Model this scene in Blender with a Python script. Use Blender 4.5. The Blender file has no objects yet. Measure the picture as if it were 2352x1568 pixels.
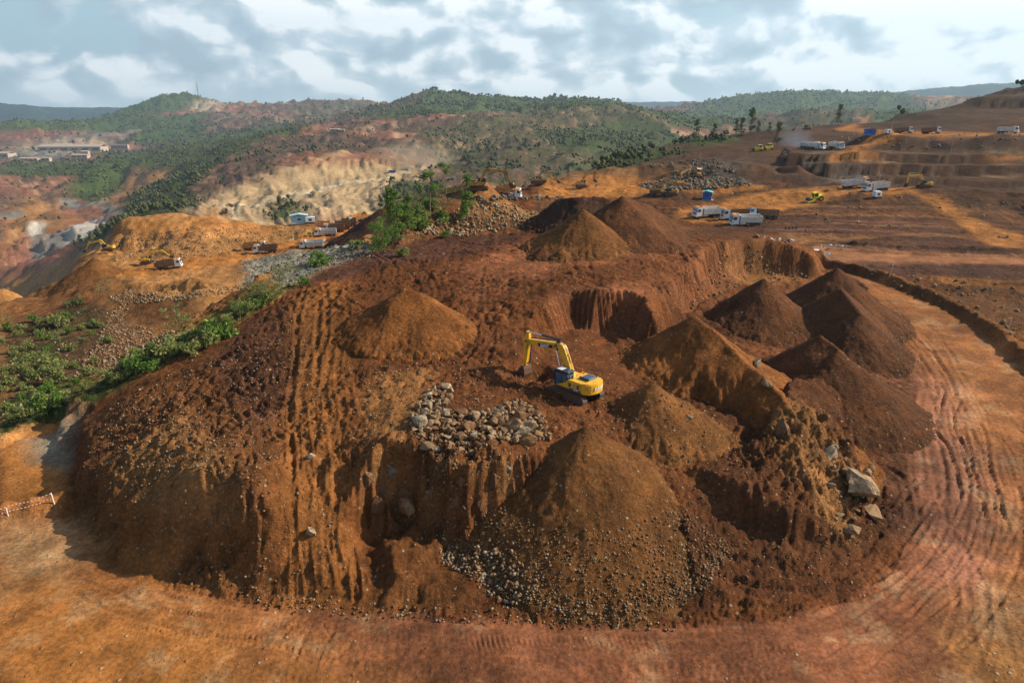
import bpy, bmesh, math, random
import numpy as np
from mathutils import Vector, Matrix
PI = math.pi
rng = np.random.default_rng(7)
random.seed(7)
S = bpy.context.scene
COL = S.collection

# ------------------------------------------------------------------ camera, light, exposure
CAMZ = 35.0
PITCH = math.radians(18.7)
FS = 1648.6                       # focal length in units of a 2352 wide picture
cam_d = bpy.data.cameras.new('camera')
cam_d.sensor_width = 36.0
cam_d.lens = 36.0 * FS / 2352.0
cam_d.clip_start = 0.5
cam_d.clip_end = 60000
cam = bpy.data.objects.new('camera', cam_d)
COL.objects.link(cam)
cam.location = (0, 0, CAMZ)
cam.rotation_euler = (PI / 2 - PITCH, 0, 0)
S.camera = cam

SUN_AZ = math.radians(9)         # measured from +x towards +y
SUN_EL = math.radians(32)
sd = bpy.data.lights.new('sun', 'SUN')
sd.energy = 5.0
sd.angle = math.radians(0.6)
sd.color = (1.0, 0.87, 0.67)
sun = bpy.data.objects.new('sun', sd)
COL.objects.link(sun)
sdir = Vector((math.cos(SUN_EL) * math.cos(SUN_AZ), math.cos(SUN_EL) * math.sin(SUN_AZ), math.sin(SUN_EL)))
sun.rotation_euler = sdir.to_track_quat('Z', 'Y').to_euler()

S.view_settings.view_transform = 'Standard'
S.view_settings.look = 'None'
S.view_settings.exposure = 0.8
S.view_settings.gamma = 1.0
S.view_settings.use_curve_mapping = False
S.cycles.max_bounces = 6
S.cycles.diffuse_bounces = 1
S.cycles.glossy_bounces = 2
S.cycles.transparent_max_bounces = 8
S.cycles.volume_bounces = 0
S.cycles.use_denoising = True


class NT:
    """small helper round a node tree"""
    def __init__(s, tree):
        s.t = tree; s.n = tree.nodes; s.l = tree.links
    def add(s, kind, **kw):
        nd = s.n.new(kind)
        for k, v in kw.items():
            if k == 'ins':
                for i, val in v.items():
                    if isinstance(val, bpy.types.NodeSocket): s.l.new(val, nd.inputs[i])
                    else: nd.inputs[i].default_value = val
            else: setattr(nd, k, v)
        return nd
    def math(s, op, a, b=0.0, c=None, clamp=False):
        d = {0: a, 1: b}
        if c is not None: d[2] = c
        return s.add('ShaderNodeMath', operation=op, use_clamp=clamp, ins=d).outputs[0]
    def mix(s, f, a, b, mode='MIX'):
        nd = s.add('ShaderNodeMix', data_type='RGBA', blend_type=mode)
        for i, v in ((0, f), (6, a), (7, b)):
            if isinstance(v, bpy.types.NodeSocket): s.l.new(v, nd.inputs[i])
            else: nd.inputs[i].default_value = v if i == 0 else (tuple(v) + (1,) if len(v) == 3 else v)
        return nd.outputs[2]
    def ramp(s, f, stops, interp='LINEAR'):
        nd = s.add('ShaderNodeValToRGB', ins={0: f})
        cr = nd.color_ramp; cr.interpolation = interp
        while len(cr.elements) < len(stops): cr.elements.new(0.5)
        for e, (p, c) in zip(cr.elements, stops):
            e.position = p; e.color = (c, c, c, 1) if not hasattr(c, '__len__') else tuple(c) + (1,)
        return nd.outputs[0]
    def rng(s, v, a, b, c, d):
        nd = s.add('ShaderNodeMapRange', ins={0: v, 1: a, 2: b, 3: c, 4: d}); nd.interpolation_type = 'SMOOTHSTEP'
        return nd.outputs[0]
    def noise(s, vec, scale, detail=4, rough=0.55, dist=0.0):
        return s.add('ShaderNodeTexNoise', ins={'Vector': vec, 'Scale': scale, 'Detail': detail, 'Roughness': rough, 'Distortion': dist}).outputs[0]


# ------------------------------------------------------------------ world: sky with broken cloud
W = bpy.data.worlds.new('World'); S.world = W; W.use_nodes = True
w = NT(W.node_tree); w.n.clear()
sky = w.add('ShaderNodeTexSky', sky_type='NISHITA', sun_disc=False, sun_elevation=SUN_EL,
            sun_rotation=PI / 2 - SUN_AZ, air_density=1.2, dust_density=1.5, ozone_density=1.5)
geo = w.add('ShaderNodeTexCoord').outputs['Generated']
sep = w.add('ShaderNodeSeparateXYZ', ins={0: geo})
X, Y, Z = sep.outputs
vec = w.add('ShaderNodeCombineXYZ', ins={0: X, 1: Y, 2: w.math('MULTIPLY', Z, 1.7)}).outputs[0]
warp = w.add('ShaderNodeTexNoise', ins={'Vector': vec, 'Scale': 6.0, 'Detail': 4.0, 'Roughness': .55})
vec2 = w.add('ShaderNodeVectorMath', operation='MULTIPLY_ADD', ins={0: warp.outputs['Color'], 1: (.075, .075, .10), 2: vec}).outputs[0]
def heap_field(v):
    a_ = w.noise(v, 6.0, 3, .5); b_ = w.add('ShaderNodeTexVoronoi', feature='SMOOTH_F1', ins={'Vector': v, 'Scale': 15.0, 'Smoothness': .6, 'Randomness': 1.0}).outputs['Distance']
    c_ = w.noise(v, 26.0, 9, .56)
    f = w.math('ADD', w.math('MULTIPLY', a_, 1.25), w.math('MULTIPLY', w.math('SUBTRACT', .5, b_), .34))
    return w.math('ADD', f, w.math('MULTIPLY', w.math('SUBTRACT', c_, .5), .42))
cov = heap_field(vec2)
vecs = w.add('ShaderNodeVectorMath', operation='ADD', ins={0: vec2, 1: (.020, .004, .030)}).outputs[0]
cov_s = heap_field(vecs)                                # the same field a step towards the light
big = w.noise(vec, 3.4, 3, 0.5)
relief = w.math('SUBTRACT', cov, cov_s)
bright = w.math('ADD', w.math('MULTIPLY', relief, 4.2), 0.50)
bright = w.math('ADD', bright, w.math('MULTIPLY', w.math('SUBTRACT', big, 0.5), 1.5))
bright = w.math('ADD', bright, w.math('MULTIPLY', w.math('SUBTRACT', cov, .72), -.55))
toward_sun = w.math('ADD', w.math('MULTIPLY', X, 0.42), 0.06)    # cloud towards the sun glows
bright = w.math('ADD', bright, toward_sun, clamp=True)
cloud_col = w.ramp(bright, [(0.0, (.36, .46, .53)), (0.3, (.50, .60, .66)), (0.6, (.70, .79, .84)), (0.82, (1.08, 1.09, 1.08)), (1, (1.35, 1.32, 1.28))])
blue = w.add('ShaderNodeVectorMath', operation='SCALE', ins={0: sky.outputs[0], 3: 0.12}).outputs[0]
blue = w.mix(0.6, blue, (.34, .60, .74))
mask = w.rng(w.math('ADD', cov, w.math('MULTIPLY', X, 0.05)), 0.38, 0.50, 0.0, 1.0)
skyc = w.mix(mask, blue, cloud_col)
hz = w.rng(Z, -0.01, 0.035, 0.6, 0.0)                  # pale air low over the horizon
skyc = w.mix(hz, skyc, (.66, .79, .84))
high = w.rng(Z, 0.12, 0.34, 0.0, 1.0)                   # higher up the deck opens to blue
skyc = w.mix(high, skyc, w.mix(w.math('MULTIPLY', mask, .22), w.add('ShaderNodeVectorMath', operation='SCALE', ins={0: sky.outputs[0], 3: 0.07}).outputs[0], (.30, .35, .40)))
bg = w.add('ShaderNodeBackground', ins={0: skyc, 1: 0.84})
out = w.add('ShaderNodeOutputWorld', ins={0: bg.outputs[0]})
# ------------------------------------------------------------------ numeric helpers
CP, SP = math.cos(PITCH), math.sin(PITCH)
def ray(u, v):
    a = (u - 1176.0) / FS; b = -(v - 784.0) / FS
    return a, CP + b * SP, -SP + b * CP
def on_z(u, v, z):
    """point where the sight line through a picture point meets height z"""
    x, y, dz = ray(u, v); t = (z - CAMZ) / dz
    return x * t, y * t
def at_r(u, v, r):
    x, y, dz = ray(u, v); h = math.hypot(x, y); t = r / h
    return x * t, y * t, CAMZ + dz * t
def to_q(x, y):
    return np.arctan2(x, y), np.log(np.maximum(np.hypot(x, y), .5))

_perm = np.random.default_rng(3).permutation(256)
_perm = np.concatenate([_perm, _perm])
_ang = np.random.default_rng(4).random(256) * 2 * PI
_gx, _gy = np.cos(_ang), np.sin(_ang)
def perlin(x, y):
    xi = np.floor(x).astype(np.int64); yi = np.floor(y).astype(np.int64)
    xf = x - xi; yf = y - yi
    xi &= 255; yi &= 255
    def g(ix, iy, fx, fy):
        h = _perm[_perm[ix & 255] + (iy & 255)]
        return _gx[h] * fx + _gy[h] * fy
    u = xf * xf * xf * (xf * (xf * 6 - 15) + 10); v = yf * yf * yf * (yf * (yf * 6 - 15) + 10)
    a = g(xi, yi, xf, yf); b = g(xi + 1, yi, xf - 1, yf)
    c = g(xi, yi + 1, xf, yf - 1); d = g(xi + 1, yi + 1, xf - 1, yf - 1)
    return (a + (b - a) * u + ((c + (d - c) * u) - (a + (b - a) * u)) * v) * 1.4
def fbm(x, y, wl, octs=4, gain=.5, seed=0.0):
    s = np.zeros_like(x); a = 1.0; f = 1.0 / wl
    for i in range(octs):
        s += a * perlin(x * f + 17.3 * i + seed, y * f - 9.1 * i + seed * 1.7); a *= gain; f *= 2.03
    return s
def billow(x, y, wl, octs=3, gain=.5, seed=0.0):
    s = np.zeros_like(x); a = 1.0; f = 1.0 / wl
    for i in range(octs):
        s += a * (np.abs(perlin(x * f + 5.3 * i + seed, y * f - 3.1 * i + seed)) * 2 - .55); a *= gain; f *= 2.07
    return s
def smooth(t):
    t = np.clip(t, 0, 1); return t * t * (3 - 2 * t)

class RBF:
    def __init__(s, P, z, c):
        P = np.asarray(P, float); z = np.asarray(z, float); s.P = P; s.c = c
        n = len(P); A = np.zeros((n + 3, n + 3))
        d = np.sqrt(((P[:, None] - P[None]) ** 2).sum(-1) + c * c)
        A[:n, :n] = d + np.eye(n) * 1e-6
        A[:n, n] = 1; A[:n, n + 1:] = P; A[n, :n] = 1; A[n + 1:, :n] = P.T
        s.w = np.linalg.solve(A, np.concatenate([z, [0, 0, 0]]))
    def __call__(s, a, b):
        sh = a.shape; a = a.ravel(); b = b.ravel(); o = np.empty(len(a)); n = len(s.P)
        for i in range(0, len(a), 40000):
            A = a[i:i + 40000, None] - s.P[None, :, 0]; B = b[i:i + 40000, None] - s.P[None, :, 1]
            o[i:i + 40000] = np.sqrt(A * A + B * B + s.c ** 2) @ s.w[:n]
        o += s.w[n] + s.w[n + 1] * a + s.w[n + 2] * b
        return o.reshape(sh)

def pdist(px, py, poly, closed=True):
    """distance to a polyline, arclength of the nearest point, inside flag, side sign"""
    best = np.full(px.shape, 1e18); arc = np.zeros(px.shape); ins = np.zeros(px.shape, bool); side = np.zeros(px.shape)
    n = len(poly); L = 0.0
    for i in range(n if closed else n - 1):
        x0, y0 = poly[i]; x1, y1 = poly[(i + 1) % n]
        dx, dy = x1 - x0, y1 - y0; l2 = dx * dx + dy * dy + 1e-12
        t = np.clip(((px - x0) * dx + (py - y0) * dy) / l2, 0, 1)
        ex = px - x0 - t * dx; ey = py - y0 - t * dy; d = ex * ex + ey * ey
        m = d < best; best = np.where(m, d, best); l = math.sqrt(l2)
        arc = np.where(m, L + t * l, arc); L += l
        side = np.where(m, np.sign(dx * ey - dy * ex), side)
        if closed:
            c = ((y0 > py) != (y1 > py)) & (px < (x1 - x0) * (py - y0) / (y1 - y0 + 1e-15) + x0)
            ins ^= c
    return np.sqrt(best), arc, ins, side

def spline(pts, k=6):
    """Catmull-Rom through points"""
    P = [np.array(p, float) for p in pts]; P = [2 * P[0] - P[1]] + P + [2 * P[-1] - P[-2]]; o = []
    for i in range(1, len(P) - 2):
        for j in range(k):
            t = j / k
            o.append(.5 * (2 * P[i] + (P[i + 1] - P[i - 1]) * t + (2 * P[i - 1] - 5 * P[i] + 4 * P[i + 1] - P[i + 2]) * t * t
                           + (3 * P[i] - 3 * P[i + 1] + P[i + 2] - P[i - 1]) * t ** 3))
    o.append(P[-2]); return [tuple(p) for p in o]

# ------------------------------------------------------------------ the lie of the land
near = [(0,1567,0),(600,1567,0),(1176,1567,0),(1800,1567,0),(2352,1567,0),(0,1250,0),(300,1320,0),(800,1430,0),(1300,1440,0),
 (1700,1430,.1),(2050,1330,.2),(2352,1300,.2),(2200,1200,.5),(2352,1100,.6),(2130,980,1.2),(2352,950,1.4),(2110,850,2),(2330,860,2.2),
 (2060,740,2.8),(1980,650,3.8),(1910,612,4),(2100,590,4),(2352,600,3.8),(2250,700,2.4),(2352,720,2.2),(2150,650,3.2),(2352,640,3.4),
 (1950,540,4),(2352,540,4),(1600,495,3.8),(1700,505,3.6),(1850,505,3.8),(2100,500,4),(2352,500,4),(1560,478,4.5),
 (1625,455,5),(1870,462,5.2),(2100,445,5.3),(2300,452,5.2),
 (0,1150,0),(100,1050,0),(150,960,.2),(195,935,.4),(60,985,.2),(0,1010,.1),
 (0,930,-5),(100,915,-5.5),(200,870,-7.5),(300,840,-9.5),(0,870,-8),(450,765,-9.5),(0,800,-12),(200,750,-12),(0,700,-14),(0,655,-16),
 (400,715,-10.5),(300,720,-11.5),(100,690,-13),(330,680,-9),(450,680,-8),(560,665,-8.5),(600,650,-8),(680,645,-9.5),(550,710,-10),
 (150,640,-11),(300,628,-8.6),(420,607,-7.6),(550,590,-7),(610,578,-6.6),(700,567,-6),(780,560,-5.5),(860,553,-5),(800,620,-7),
 (420,650,-8.6),(540,640,-8.3),(640,600,-7.5),(740,590,-7),
 (240,575,-7.8),(340,590,-7.6),(180,600,-9.5),(560,565,-6.3),(660,545,-5.5),(750,525,-4.2),(830,520,-4),
 (1250,455,5.8),(1330,447,5.6),(1420,455,5.4),(1500,462,5.2),(1350,432,5.2),(1230,435,5.8),(1450,435,5.2),
 (250,545,-5),(330,530,-4.2),(440,524,-4),(530,522,-3.8),(620,519,-3.5),(700,508,-2.5),(820,494,-2),(880,492,-2)]
 
far = [(2100,430,260),(2352,440,255),(1950,429,257),(2240,434,258),(1880,410,285),
 (2100,348,343),(2352,356,343),(2352,350,350),(1990,350,343),(2020,322,362),(2150,335,362),(2250,325,362),(2352,330,360),
 (2100,308,392),(2300,308,392),(2000,305,400),(2352,303,420),(1930,300,430),(2200,285,450),(2352,280,450),
 (1950,288,480),(2050,272,530),(2150,250,600),(2240,228,660),(2352,220,690),(2352,250,560),
 (1800,418,262),(1700,418,258),(1600,420,255),(1850,400,272),(1700,395,285),(1620,392,300),(1520,400,290),(1450,395,300),(1380,398,310),
 (1300,415,272),(1230,425,255),(1240,440,235),(1160,447,225),(1130,452,222),(1350,425,250),(1450,425,250),(1500,440,235),(1560,430,245),
 (1450,378,335),(1550,362,345),(1640,372,320),(1700,350,345),(1800,345,350),(1900,335,360),(1700,325,400),(1800,312,400),(1880,312,390),
 (1300,398,320),(1400,368,375),(1480,350,400),(1550,335,425),(1650,316,445),(1750,305,450),(1850,294,480),(1920,290,480),
 # middle hill with the tan cut
 (455,512,500),(540,515,515),(640,505,530),(760,492,545),(880,482,555),(960,450,600),(520,482,600),(600,466,670),(680,448,715),(750,431,760),(830,415,815),
 (900,401,870),(970,384,950),(700,425,775),(600,440,720),(800,395,850),(900,380,905),
 (480,458,690),(580,418,770),(640,388,820),(760,366,880),(900,366,950),(945,372,990),(420,480,690),(380,500,650),(440,440,800),
 (450,400,920),(560,362,1020),(700,332,1120),(850,314,1220),(920,318,1200),(1000,302,1350),(790,285,1500),(880,266,1750),(960,262,1750),(1040,258,1750),(1200,251,1850),
 (1300,248,1900),(1440,245,1900),(1520,275,1550),(1590,313,1300),(1500,342,1080),(1400,352,960),(1300,366,860),(1200,400,750),
 (1350,300,1350),(1200,320,1180),(1100,365,900),(1050,405,760),(1000,350,1050),(1120,415,715),(700,300,1400),(620,310,1400),(560,320,1500),(500,335,1500),
 # left: forest spur, valley, works
 (370,440,960),(300,490,780),(330,505,640),(240,545,560),(210,555,600),(290,540,520),(190,560,640),(420,420,1000),(480,375,1150),
 (0,620,800),(60,590,870),(0,560,950),(150,530,1050),(60,520,1100),(100,475,1290),(180,480,1250),(250,470,1200),(130,440,1540),(230,445,1480),(330,440,1250),
 (170,430,1480),(220,415,1500),(300,418,1480),(250,385,1680),(330,375,1700),(420,370,1600),(400,350,1900),(480,340,1950),
 (0,440,1450),(40,420,1550),(0,400,1850),(80,390,2000),(140,375,2200),(60,365,2450),(200,348,2750),(0,352,2700),(300,350,2700),(400,330,2500),
 (60,335,3000),(200,325,3000),(130,310,3200),(0,325,3100),(260,305,3300),(400,300,3000),(0,290,3500),(60,282,3600),(130,279,3700),(200,278,3700),
 (300,268,3600),(360,268,3500),(500,290,3000),(620,275,3000),(520,262,3700),(700,262,3500),(850,250,3800),
 (262,262,4200),(300,241,4300),(340,224,4400),(425,216,4400),(480,232,4400),(560,244,4400),(640,244,4300),(700,237,4300),(830,233,4300),(900,240,4200),
 (0,238,7000),(40,244,7000),(75,246,7000),(110,258,7000),(150,265,7000),(190,260,7000),(240,264,7000),(300,262,7400),
 # middle and right far hills
 (930,241,2550),(975,215,2600),(1060,218,2600),(1120,224,2700),(1200,225,2700),(1280,226,2700),(1430,240,2700),
 (930,258,2150),(1100,251,2150),(1280,247,2250),(1450,243,2500),
 (1520,246,3600),(1600,239,3900),(1750,222,4000),(1900,209,4000),(2000,212,4000),(2100,226,3800),(2180,232,3600),(1600,265,3200),(1750,250,3300),(1900,235,3500),
 (1560,290,2600),(1620,305,2300),(1680,300,2400),(1690,315,1700),(1760,290,1850),(1830,260,2000),(1900,248,2050),(1970,247,2050),(2060,262,1950),
 (2100,222,6800),(2200,203,7000),(2352,190,7200),(1450,238,7500),(1300,240,8000),(1100,240,8000),(900,242,8000),(700,244,8000),(500,244,8000)]
hidden = [  # (u, r, z) ground that higher land hides
 (950,235,2),(900,260,-8),(820,260,-10),(700,255,-12),(560,250,-14),(440,250,-16),(330,255,-20),(240,262,-24),(150,250,-24),(60,245,-25),(0,240,-26),(-200,240,-26),
 (1020,250,0),(1100,262,-4),(1180,290,-2),(1250,330,-2),
 (880,340,-52),(700,340,-56),(500,340,-58),(300,340,-62),(100,360,-80),(-100,360,-90),(1000,360,-46),(1100,400,-48),(1200,450,-50),(1300,480,-52),
 (2000,285,6.2),(2200,285,6.2),(2352,285,6.2),(2000,310,7.5),(2200,310,7.5),(2352,310,7.5),(2100,270,5.4),(2300,270,5.4),
 (900,440,-62),(600,430,-66),(300,430,-80),(100,500,-120),(-100,600,-140),(1150,560,-54),(1300,620,-56),(1450,600,-62),(1600,620,-66),(1750,640,-62),(1900,650,-50),(2050,720,-30),
 (1400,760,-62),(1550,900,-90),(1700,1000,-100),(1850,1100,-90),(2000,1200,-70),(2200,1100,-30),(2352,1000,10),(2600,900,20),
 (2200,1500,-60),(2352,1600,-40),(1650,1400,-120),(2100,2600,-80),(1900,2700,-100),(2352,3000,-40),(2352,4200,20),
 (1100,3500,-120),(1300,3500,-120),(950,3300,-110),(700,5500,-200),(425,5600,-200),(200,5200,-260),(0,5200,-260),(-200,5000,-260),(900,5600,-220),(1200,5500,-200),(1600,5500,-200),(2000,5600,-150),(2352,5400,-60),
 (100,4300,-190),(0,4200,-200),(600,2300,-70),(450,2300,-115),(900,1980,-18),(1150,2000,-20),(1400,2200,-25),
 (0,13500,-260),(600,13500,-260),(1200,13500,-260),(1800,13500,-260),(2352,13500,-200),(2900,9000,100),(2900,4000,60),(2900,1500,40),(2900,700,40),(2700,400,20),(2700,250,5),(2700,120,3),(2700,60,.5),
 (-600,60,0),(-600,120,-10),(-600,250,-28),(-600,700,-140),(-600,2000,-150),(-600,4000,-190),(-600,9000,-60)]

pts, zs = [], []
for u, v, z in near:
    x, y = on_z(u, v, z); pts.append((math.atan2(x, y), math.log(math.hypot(x, y)))); zs.append(z)
for u, v, r in far:
    x, y, z = at_r(u, v, r); pts.append((math.atan2(x, y), math.log(r))); zs.append(z)
for u, r, z in hidden:
    x, y, _ = at_r(u, 300, r); pts.append((math.atan2(x, y), math.log(r))); zs.append(z)
for th in (-1.2, 1.2, -2, 2, 3.0, 0.0):
    pts.append((th, math.log(12))); zs.append(0)
for th in (-1.4, 1.4, -2.2, 2.2, 3.1):
    for r, z in ((60, 0), (300, -5), (3000, -100), (13500, -260)): pts.append((th, math.log(r))); zs.append(z)
pts = np.array(pts); zs = np.array(zs)
# heights are fitted as an angle of sight so that near and far weigh alike
slope = (zs - CAMZ) / np.exp(pts[:, 1])
rb = RBF(pts * np.array([[1.0, 1.0]]), slope, 0.012)

# polar sheet: fine where the land is near and in view, coarse elsewhere
th_f = np.radians(np.arange(-46.5, 46.51, 0.126))
th_c = np.radians(np.arange(52, 309, 6.4))
TH = np.concatenate([th_f, th_c])
NF = len(th_f)
R = np.concatenate([[2, 8, 14, 20, 24, 27, 29], np.arange(30.5, 130, .21), np.arange(130, 262, .45), 262 * 1.0108 ** np.arange(0, 371)])
NR, NC = len(R), len(TH)
cth = np.concatenate([np.radians(np.arange(-50, 50.1, .5)), np.radians(np.arange(56, 309, 12.0))])
cl = np.linspace(math.log(2), math.log(R[-1]) + .01, 420)
CT, CL = np.meshgrid(np.where(cth > PI, cth - 2 * PI, cth), cl)
cg = rb(CT, CL)
def bil(grid, xs, ys, x, y):
    i = np.clip(np.searchsorted(xs, x) - 1, 0, len(xs) - 2); j = np.clip(np.searchsorted(ys, y) - 1, 0, len(ys) - 2)
    fx = np.clip((x - xs[i]) / (xs[i + 1] - xs[i]), 0, 1); fy = np.clip((y - ys[j]) / (ys[j + 1] - ys[j]), 0, 1)
    return ((grid[j, i] * (1 - fx) + grid[j, i + 1] * fx) * (1 - fy) + (grid[j + 1, i] * (1 - fx) + grid[j + 1, i + 1] * fx) * fy)
TT, RR = np.meshgrid(TH, R)
sl = bil(cg, cth, cl, TT.ravel(), np.log(RR).ravel()).reshape(TT.shape)
ZZ = CAMZ + sl * RR
ZZ[RR < 26] = 0
XX = RR * np.sin(TT); YY = RR * np.cos(TT)
LR = np.log(RR)
TQ = np.where(TT > PI, TT - 2 * PI, TT)

def hit(u, v):
    """where a sight line first meets the sheet (world x, y, z)"""
    x, y, dz = ray(u, v); h = math.hypot(x, y); th = math.atan2(x, y)
    f = (th - th_f[0]) / (th_f[1] - th_f[0]); i = int(np.clip(math.floor(f), 0, NF - 2)); f = min(max(f - i, 0), 1)
    col = ZZ[:, i] * (1 - f) + ZZ[:, i + 1] * f
    zr = CAMZ + dz / h * R
    k = np.nonzero(col >= zr)[0]
    if len(k) == 0: k = len(R) - 1; return R[k] * math.sin(th), R[k] * math.cos(th), col[k]
    k = int(k[0]); a = zr[k - 1] - col[k - 1]; b = col[k] - zr[k]; t = a / (a + b + 1e-9)
    r = R[k - 1] + (R[k] - R[k - 1]) * t
    return r * math.sin(th), r * math.cos(th), zr[k - 1] + (zr[k] - zr[k - 1]) * t
def ground(x, y):
    """height of the sheet at a place"""
    th = math.atan2(x, y); r = math.hypot(x, y)
    f = (th - th_f[0]) / (th_f[1] - th_f[0]); i = int(np.clip(math.floor(f), 0, NF - 2)); f = min(max(f - i, 0), 1)
    k = int(np.clip(np.searchsorted(R, r) - 1, 0, NR - 2)); t = (r - R[k]) / (R[k + 1] - R[k])
    return (ZZ[k, i] * (1 - f) + ZZ[k, i + 1] * f) * (1 - t) + (ZZ[k + 1, i] * (1 - f) + ZZ[k + 1, i + 1] * f) * t
def ground_v(x, y):
    return bil(ZZ[:, :NF], th_f, R, np.arctan2(x, y), np.hypot(x, y))

# broad relief of the hills
m = RR > 240
amp = smooth((RR - 240) / 500) * m
rel = np.zeros_like(ZZ)
xx, yy, rr = XX[m], YY[m], RR[m]
g1 = fbm(xx, yy, 420, 3, .5, 3.3); g2 = -np.abs(fbm(xx, yy, 170, 4, .55, 9.1)); g3 = fbm(xx, yy, 40, 3, .5, 1.9)
k1 = smooth((rr - 400) / 1500); k2 = smooth((rr - 260) / 500)
rel[m] = g1 * 16 * k1 + (g2 + .3) * 17 * k2 * (.45 + .55 * k1) + g3 * 1.6 * k2
ZZ += rel * np.clip(1.1 - .25 * smooth((RR - 6000) / 3000), 0, 1)

def wpts(L):
    return [on_z(*p) for p in L]
def patch(base, top_pts, w=1.6, groove=0.0, pitch=.7, warp=.5, c=1.0, in_only=None, sharp=0.0):
    """raise or cut an area to its own surface; the step at its edge is w metres wide"""
    poly = wpts(base)
    T = RBF([on_z(*p) for p in top_pts], [p[2] for p in top_pts], c)
    P = np.array(poly); pad = 6
    m = (XX > P[:, 0].min() - pad) & (XX < P[:, 0].max() + pad) & (YY > P[:, 1].min() - pad) & (YY < P[:, 1].max() + pad)
    x, y = XX[m], YY[m]
    wx = fbm(x, y, 5, 3, .5, 2.2) * warp; wy = fbm(x, y, 5, 3, .5, 7.7) * warp
    d, arc, ins, side = pdist(x + wx, y + wy, poly)
    d = np.where(ins, d, -d)
    if groove:
        gr = np.abs(np.sin(PI * arc / pitch + fbm(x, y, 3, 2, .5, 4.4) * 1.2)) * groove * (.6 + .6 * perlin(arc * .35, arc * 0 + 3.3))
        d = d + gr
    t = smooth(d / w)
    ZZ[m] = ZZ[m] * (1 - t) + T(x, y) * t

# the dug mesa in the foreground
mesa_base = [(178,938,.3),(150,985,0),(150,1060,0),(160,1140,0),(185,1200,0),(250,1280,0),(330,1322,0),(400,1345,0),(520,1368,0),(640,1392,0),
 (835,1400,0),(860,1230,2.6),(845,1200,2.8),(900,1190,3),(1000,1195,2.9),(1050,1210,2.6),(1140,1200,3),(1250,1200,3),(1450,1160,3.5),(1560,1100,4),(1620,900,6),(1700,700,5),(1760,640,4),(1900,640,3.5),
 (1895,600,4.6),(1855,560,7.0),(1760,536,7.5),(1660,545,8.0),(1600,538,8.0),(1540,530,8),(1460,528,8),(1380,528,8),(1300,528,8.5),(1200,530,9),(1100,533,9),(1000,540,9),
 (905,552,8),(862,575,8),(800,615,6.5),(705,645,5.5),(640,690,4),(545,745,3.5),(450,800,2.5),(400,828,2),(300,880,1),(215,925,.5)]
mesa_top = [(205,955,2.8),(215,1000,3.3),(235,1040,3.6),(260,1080,3.7),(320,1140,3.9),(420,1130,5.4),(400,1000,6.2),(300,930,5.2),(420,850,6.4),(540,762,8.2),
 (560,900,7.2),(600,1000,7.3),(560,1100,6.8),(420,1200,3.4),(480,1240,2.7),(400,1310,.9),(330,1240,1.7),(560,1300,1.5),(620,1180,5.0),(640,1260,2.7),(540,1345,.9),(640,1375,.5),
 (700,1100,5.6),(700,1000,6.9),(700,900,7.8),(700,800,9),(700,700,10.4),(760,650,11),(870,590,11.6),(1000,560,11.9),
 (730,1200,3.8),(740,1300,1.9),(740,1380,.4),(820,1380,.5),(810,1250,2.6),(800,1120,5.0),(790,1000,7.2),
 (900,880,8.3),(850,1000,7.8),(860,1060,7.6),(950,1045,7.7),(1100,1045,7.5),(1180,1085,7.0),(1250,1050,7),(1230,960,7.6),(1330,910,7.6),(1420,900,7.2),(1500,960,6.4),
 (1100,860,8.4),(1180,830,8.8),(1100,750,10),(1200,700,11.3),(1150,790,9.3),(1000,700,10.7),(900,640,11.3),(1200,620,11.9),(1300,600,12),
 (1500,600,12),(1600,565,11.8),(1300,670,11.8),(1480,645,11.9),(1640,556,11.4),(1750,545,10.2),(1850,572,8.6),(1888,606,5.6),(1550,520,10.8),(1450,520,12),(1340,530,12),(1200,540,12),
 (1700,545,10.4),(1600,530,10),(880,575,11.4),(1560,700,8)]
patch(mesa_base, mesa_top, w=2.8, groove=.9, pitch=1.7, warp=1.5, c=.6)
# the hill of rubble with trees at the back of the mesa
knoll_base = [(862,568,10),(850,556,5),(900,532,2),(960,515,3),(1010,505,4),(1060,492,6),(1110,482,8),(1150,485,9),(1200,490,9),(1290,503,10),(1350,512,11),(1235,515,12),(1150,528,12),(1050,533,12),(980,548,12),(900,575,11.7)]
knoll_top = [(880,560,12.5),(920,530,13.5),(960,500,14.5),(1000,468,16.4),(1050,432,18.4),(1085,417,19.6),(1112,416,19.6),(1130,450,16),(1180,475,13.8),(1240,495,13),(1150,515,12.8),(1050,520,13),(980,545,12.4),(1080,470,15.8),(1030,500,14),(1130,490,14),(1060,494,7),(1110,486,10),(1150,489,10),(960,518,4),(1200,494,10)]
patch(knoll_base, knoll_top, w=4.0, warp=1.0, c=.8)
# worked-out floor below the long wall
pit_base = [(1190,842,8.5),(1208,800,8.8),(1222,745,9.5),(1236,705,11.0),(1262,684,11.7),(1310,668,11.8),(1372,671,11.8),(1440,662,11.8),(1478,668,11.8),(1490,700,11.0),(1498,690,11.6),(1520,652,11.9),(1560,610,11.9),(1610,580,11.8),(1640,562,11.2),
 (1700,548,10.6),(1762,549,10.2),(1840,566,8.8),(1884,604,5.8),(1920,618,4.2),(1985,655,3.8),(2050,735,2.9),(2092,840,2.0),(2080,960,1.3),(2095,1120,.7),(2105,1210,.4),(2060,1300,.2),(1950,1375,.1),
 (1800,1425,0),(1600,1440,0),(1390,1438,0),(1170,1425,.0),(1020,1412,0),(1040,1235,2.0),(1075,1195,2.6),(1190,1128,4.2),(1300,1045,6.8),(1440,985,6.6),(1450,945,6.8),(1370,945,7.3),(1290,930,7.4),(1225,880,8)]
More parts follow.
